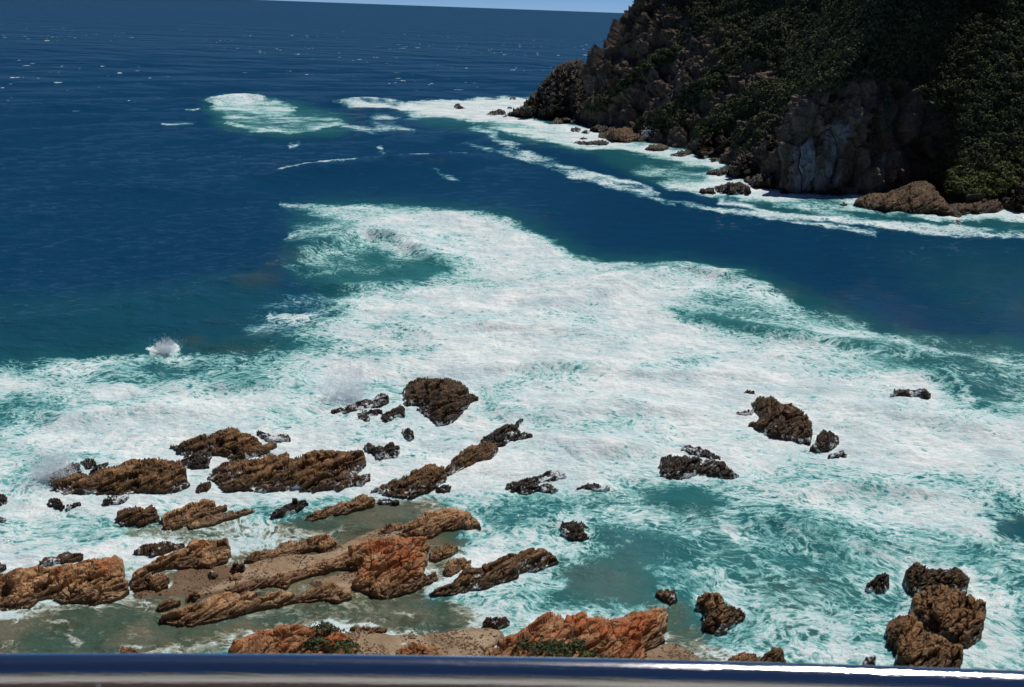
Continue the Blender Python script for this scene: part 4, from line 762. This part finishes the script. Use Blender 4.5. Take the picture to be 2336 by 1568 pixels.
Vp = ico[None] * (.7 + .6 * rng.random((npb, 7, 1))) * ps_[:, None, None] * np.array([1.2, .85, .6]); Vp[..., :2] = np.einsum('nij,nkj->nki', Rm, Vp[..., :2]); Vp += cp[:, None]
tag(mesh_obj('shingle', Vp.reshape(-1, 3), (np.arange(npb)[:, None, None] * 7 + icf[None]).reshape(-1, 3), MAT['ochre']), 'scattered stones and rubble lying on the sand', 'stones', None, 'stuff')

# ================================================================== SHRUBS on the near rocks
def rest_z(o, x, y):
    me = o.data; n = len(me.vertices); co = np.empty(n * 3, np.float32); me.vertices.foreach_get('co', co); co = co.reshape(-1, 3) + np.array(o.location); d = (co[:, 0] - x) ** 2 + (co[:, 1] - y) ** 2
    return co[np.argsort(d)[:6], 2].max()
RL = [o for o in bpy.data.objects if o.get('label', '').startswith(('orange rock with dark', 'wide orange'))]
def shrub(u, v, du, dv, n, label, o, tone0):
    uu = u + du * rng.normal(size=n) * .5; vv = v + dv * rng.normal(size=n) * .5
    me = o.data; co = np.empty(len(me.vertices) * 3, np.float32); me.vertices.foreach_get('co', co); co = co.reshape(-1, 3).astype(float) + np.array(o.location); cu, cv_ = toview(co); ok = co[:, 2] > .1
    Pn = []
    for a, b in zip(uu, vv): j = np.argmin((cu - a) ** 2 + (cv_ - b) ** 2 + 1e6 * ~ok); Pn.append(co[j])
    Pn = np.array(Pn); s = bushes('shrub', Pn, .2 + .22 * rng.random(n), np.clip(tone0 + .12 * rng.normal(size=n), 0, 1), 60, .2, flat=.55, lift=.02)
    c = Pn.mean(0); s.data.transform(Matrix.Translation(-Vector(c))); s.location = c; tag(s, label, 'shrub', 'shrubs on the near rocks')
shrub(745, 1432, 32, 14, 26, 'grey green rounded shrub at the crest of the left orange rock', RL[0], .35)
shrub(720, 1470, 28, 14, 24, 'dark green shrub low on the left orange rock', RL[0], .5)
shrub(790, 1478, 30, 18, 26, 'bright green shrub at the right foot of the left orange rock', RL[0], .62)
shrub(1210, 1475, 40, 14, 30, 'dark green shrub at the left of the wide orange rock', RL[1], .5)
shrub(1300, 1484, 75, 22, 70, 'broad green mat of shrubs in the hollow of the wide orange rock', RL[1], .6)

# ================================================================== SPRAY
t = NT('sea_spray'); t.b.inputs['Base Color'].default_value = C(.9, .93, .95); t.b.inputs['Roughness'].default_value = .9; t.b.inputs['Specular IOR Level'].default_value = .1
tb_ = t.add('ShaderNodeBsdfTranslucent'); tb_.inputs[0].default_value = C(.95, .97, 1); mxs = t.add('ShaderNodeMixShader'); mxs.inputs[0].default_value = .75; t.l.new(t.b.outputs[0], mxs.inputs[1]); t.l.new(tb_.outputs[0], mxs.inputs[2]); t.l.new(mxs.outputs[0], t.out.inputs[0])
SPR = t.m
def spray(u, v, wide, tall, n, s, label, lean=.3):
    c = unproj(np.array(float(u)), np.array(float(v)), 0.0); h = tall * np.abs(rng.normal(size=n)) * .38; a = rng.normal(size=(n, 2)) * wide * (.35 + .4 * h / tall)[:, None]
    cl_ = np.stack([a[:, 0] + lean * h, a[:, 1], h], 1); cl_ += .6 * wide * np.stack([fbm(cl_ / (wide * .6) + 7 * k, 2, 90 + k) for k in range(3)], 1); cl_[:, 2] = np.abs(cl_[:, 2])
    q = rng.normal(size=(4, 3)); T = np.array([(1, 1, 1), (1, -1, -1), (-1, 1, -1), (-1, -1, 1)]) * .6
    sz_ = s * (.5 + rng.random(n)); V = (cl_[:, None] + T[None] * sz_[:, None, None]).reshape(-1, 3); f = np.array([(0, 1, 2), (0, 3, 1), (0, 2, 3), (1, 3, 2)]); Fc = (np.arange(n)[:, None, None] * 4 + f[None]).reshape(-1, 3)
    o = mesh_obj('sea_spray', V, Fc, SPR); o.location = c; tag(o, label, 'spray', 'bursts of spray', 'stuff')
spray(785, 905, 2.6, 5.0, 16000, .027, 'tall drifting burst of white spray beside the long jagged rock')
spray(118, 1092, 1.8, 2.6, 13000, .028, 'white spray drifting across the rock at far left')
spray(375, 800, 1.2, 1.2, 7000, .028, 'small peaked splash alone at the edge of the dark water')
spray(1478, 322, 2.2, 4.5, 2500, .12, 'splash rising against the ochre shelf across the channel')

# ================================================================== HANDRAIL, terrace and the slope below it
def along(u, v, D):
    d = ray(np.array(float(u)), np.array(float(v))); d = d / np.linalg.norm(d); return d * D + np.array([0, 0, CAM_H])
ZR = CAM_H - .77; pr3 = []
for u, v in ((-500, 1537), (0, 1534), (584, 1535), (1168, 1539), (1752, 1551), (2336, 1571), (2900, 1597)):
    d = ray(np.array(float(u)), np.array(float(v))); pr3.append(d * (-.77 / d[2]) + np.array([0, 0, CAM_H]))
pr3 = np.array(pr3); cf = np.polyfit(pr3[:, 0], pr3[:, 1], 2); xs = np.linspace(-2.6, 2.6, 121); ys = np.polyval(cf, xs); RAD = .0212
tn = np.stack([np.ones_like(xs), np.polyval(np.polyder(cf), xs)], 1); tn /= np.linalg.norm(tn, axis=1, keepdims=True); nrm = np.stack([-tn[:, 1], tn[:, 0]], 1)
th = np.linspace(0, 2 * math.pi, 65)[:-1]; Vt = np.stack([xs[:, None] + nrm[:, :1] * np.cos(th) * RAD, ys[:, None] + nrm[:, 1:] * np.cos(th) * RAD, ZR + np.sin(th)[None] * RAD * np.ones((121, 1))], -1).reshape(-1, 3)
i = np.arange(121 * 64).reshape(121, 64); j = np.roll(i, -1, 1); Ft = np.stack([i[:-1], i[1:], j[1:], j[:-1]], -1).reshape(-1, 4)
t = NT('polished_steel'); t.b.inputs['Metallic'].default_value = 1; t.b.inputs['Base Color'].default_value = C(.86, .87, .88); t.b.inputs['Roughness'].default_value = .1; t.b.inputs['Anisotropic'].default_value = .5
nz = t.noise(t.scale(t.pos(), (1, 40, 40)), 6, 4, .6); t.l.new(t.bump(nz, .0006), t.b.inputs['Normal']); t.setin(t.b.inputs['Roughness'], t.math('ADD', .125, t.math('MULTIPLY', t.ss(t.noise(t.pos(), 55, 6, .75), .5, .8), .05))); STEEL = t.m
rail = empty('handrail', (0, float(np.polyval(cf, 0)), ZR - 1.05)); tag(rail, 'polished steel handrail across the bottom with a bright sun glint', 'railing')
off = np.array(rail.location)
mesh_obj('rail_tube', Vt - off, Ft, STEEL, rail, True)
def tube(a, b, r, n=24):
    a, b = np.array(a, float), np.array(b, float); d = (b - a) / np.linalg.norm(b - a); x = np.cross(d, [0, 0, 1.0] if abs(d[2]) < .9 else [1.0, 0, 0]); x /= np.linalg.norm(x); y = np.cross(d, x); q = np.linspace(0, 2 * math.pi, n + 1)[:-1]
    ring_ = lambda c, rr: c + rr * (np.cos(q)[:, None] * x + np.sin(q)[:, None] * y); V = np.concatenate([ring_(a, r * .01), ring_(a, r), ring_(b, r), ring_(b, r * .01)]); i = np.arange(4 * n).reshape(4, n); j = np.roll(i, -1, 1)
    return V, np.stack([i[:-1], j[:-1], j[1:], i[1:]], -1).reshape(-1, 4)
for x in (-2.1, -.325, 1.45):
    y = float(np.polyval(cf, x)); V, Fx = tube((x, y, ZR - .012), (x, y, ZR - 1.05), .016); mesh_obj('post', V - off, Fx, STEEL, rail, True)
xb = -.47; yb = float(np.polyval(cf, xb)); dr = np.array([0, -math.cos(.28), -math.sin(.28)]); cb = np.array([xb, yb, ZR]) + dr * RAD
V, Fx = tube(cb - dr * .002, cb + dr * .0015, .0035, 16); mesh_obj('screw', V - off, Fx, STEEL, rail, True)
# terrace and hillside under and behind the viewer
t = NT('terrace_paving'); p = t.pos(); br = t.add('ShaderNodeTexBrick'); t.l.new(p, br.inputs[0]); br.inputs['Scale'].default_value = 3; br.inputs['Color1'].default_value = C(.50, .49, .47); br.inputs['Color2'].default_value = C(.42, .41, .40); br.inputs['Mortar'].default_value = C(.05, .045, .04)
sy = t.add('ShaderNodeSeparateXYZ'); t.l.new(p, sy.inputs[0]); t.setin(t.b.inputs['Base Color'], t.mix(t.math('GREATER_THAN', sy.outputs[1], -.35), t.mix(t.math('MULTIPLY', t.noise(p, 4, 5), .5), br.outputs[0], C(.3, .28, .26)), C(.05, .03, .024))); t.b.inputs['Roughness'].default_value = .85; PAVE = t.m  # strip near the rail painted dark as the viewer's shadow, for the tube's reflection
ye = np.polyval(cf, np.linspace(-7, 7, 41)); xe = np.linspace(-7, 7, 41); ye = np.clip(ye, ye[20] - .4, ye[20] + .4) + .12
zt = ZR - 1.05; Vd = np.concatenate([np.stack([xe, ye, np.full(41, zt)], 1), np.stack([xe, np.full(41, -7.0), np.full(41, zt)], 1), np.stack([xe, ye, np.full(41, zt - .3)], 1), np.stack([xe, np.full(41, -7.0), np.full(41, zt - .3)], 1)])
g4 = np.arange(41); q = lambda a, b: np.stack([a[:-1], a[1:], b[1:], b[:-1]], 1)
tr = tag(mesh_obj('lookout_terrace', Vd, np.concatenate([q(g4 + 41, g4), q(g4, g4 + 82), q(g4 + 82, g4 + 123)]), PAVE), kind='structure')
t = NT('reflection_wall_pale'); t.setin(t.b.inputs['Base Color'], t.mix(t.noise(t.pos(), 1.5, 6), C(.30, .30, .29), C(.45, .44, .42))); t.b.inputs['Roughness'].default_value = .9
bxv = np.array([(x, y, z) for x in (-9, 9) for y in (-7.3, -7.002) for z in (zt - .3, zt + 2.3)], float); bxf = [(0, 1, 3, 2), (4, 6, 7, 5), (0, 4, 5, 1), (2, 3, 7, 6), (1, 5, 7, 3), (0, 2, 6, 4)]
tag(mesh_obj('added_reflection_wall', bxv, bxf, t.m), 'unseen pale wall added behind the terrace for the rail to reflect', 'wall')  # added out of view to give the rail a pale grey reflected band
yy2, xx2 = np.meshgrid(np.concatenate([np.linspace(42, 1.9, 60), [1.0, -2, -7, -7.5, -12, -25, -60, -140]]), np.linspace(-160, 160, 161), indexing='ij')
zz2 = np.where(yy2 > 1.5, -2 + (zt - .5 + 2) * (1 - (yy2 - 1.5) / 40.5) ** .9, zt - .5); zz2 = np.where(yy2 < -7.2, zt - .3 + (-7.2 - yy2) * .42, zz2)
Ph = np.stack([xx2, yy2, zz2], -1).reshape(-1, 3); Ph[:, 2] += np.where(Ph[:, 1] > 3, np.minimum(0, .8 * fbm(Ph / 5, 3, 44) - .4), np.where(Ph[:, 1] < -8, .8 * fbm(Ph / 6, 3, 45), 0))
t = NT('hillside_scrubland'); p = t.pos(); t.setin(t.b.inputs['Base Color'], t.ramp(t.noise(p, .7, 7, .65), [(.35, (.03, .04, .015)), (.55, (.10, .085, .04)), (.7, (.2, .15, .08))])); t.b.inputs['Roughness'].default_value = .95; t.l.new(t.bump(t.noise(p, 3, 6), .2), t.b.inputs['Normal'])
tag(mesh_obj('hillside', Ph, grid_faces(*yy2.shape), t.m), kind='structure')
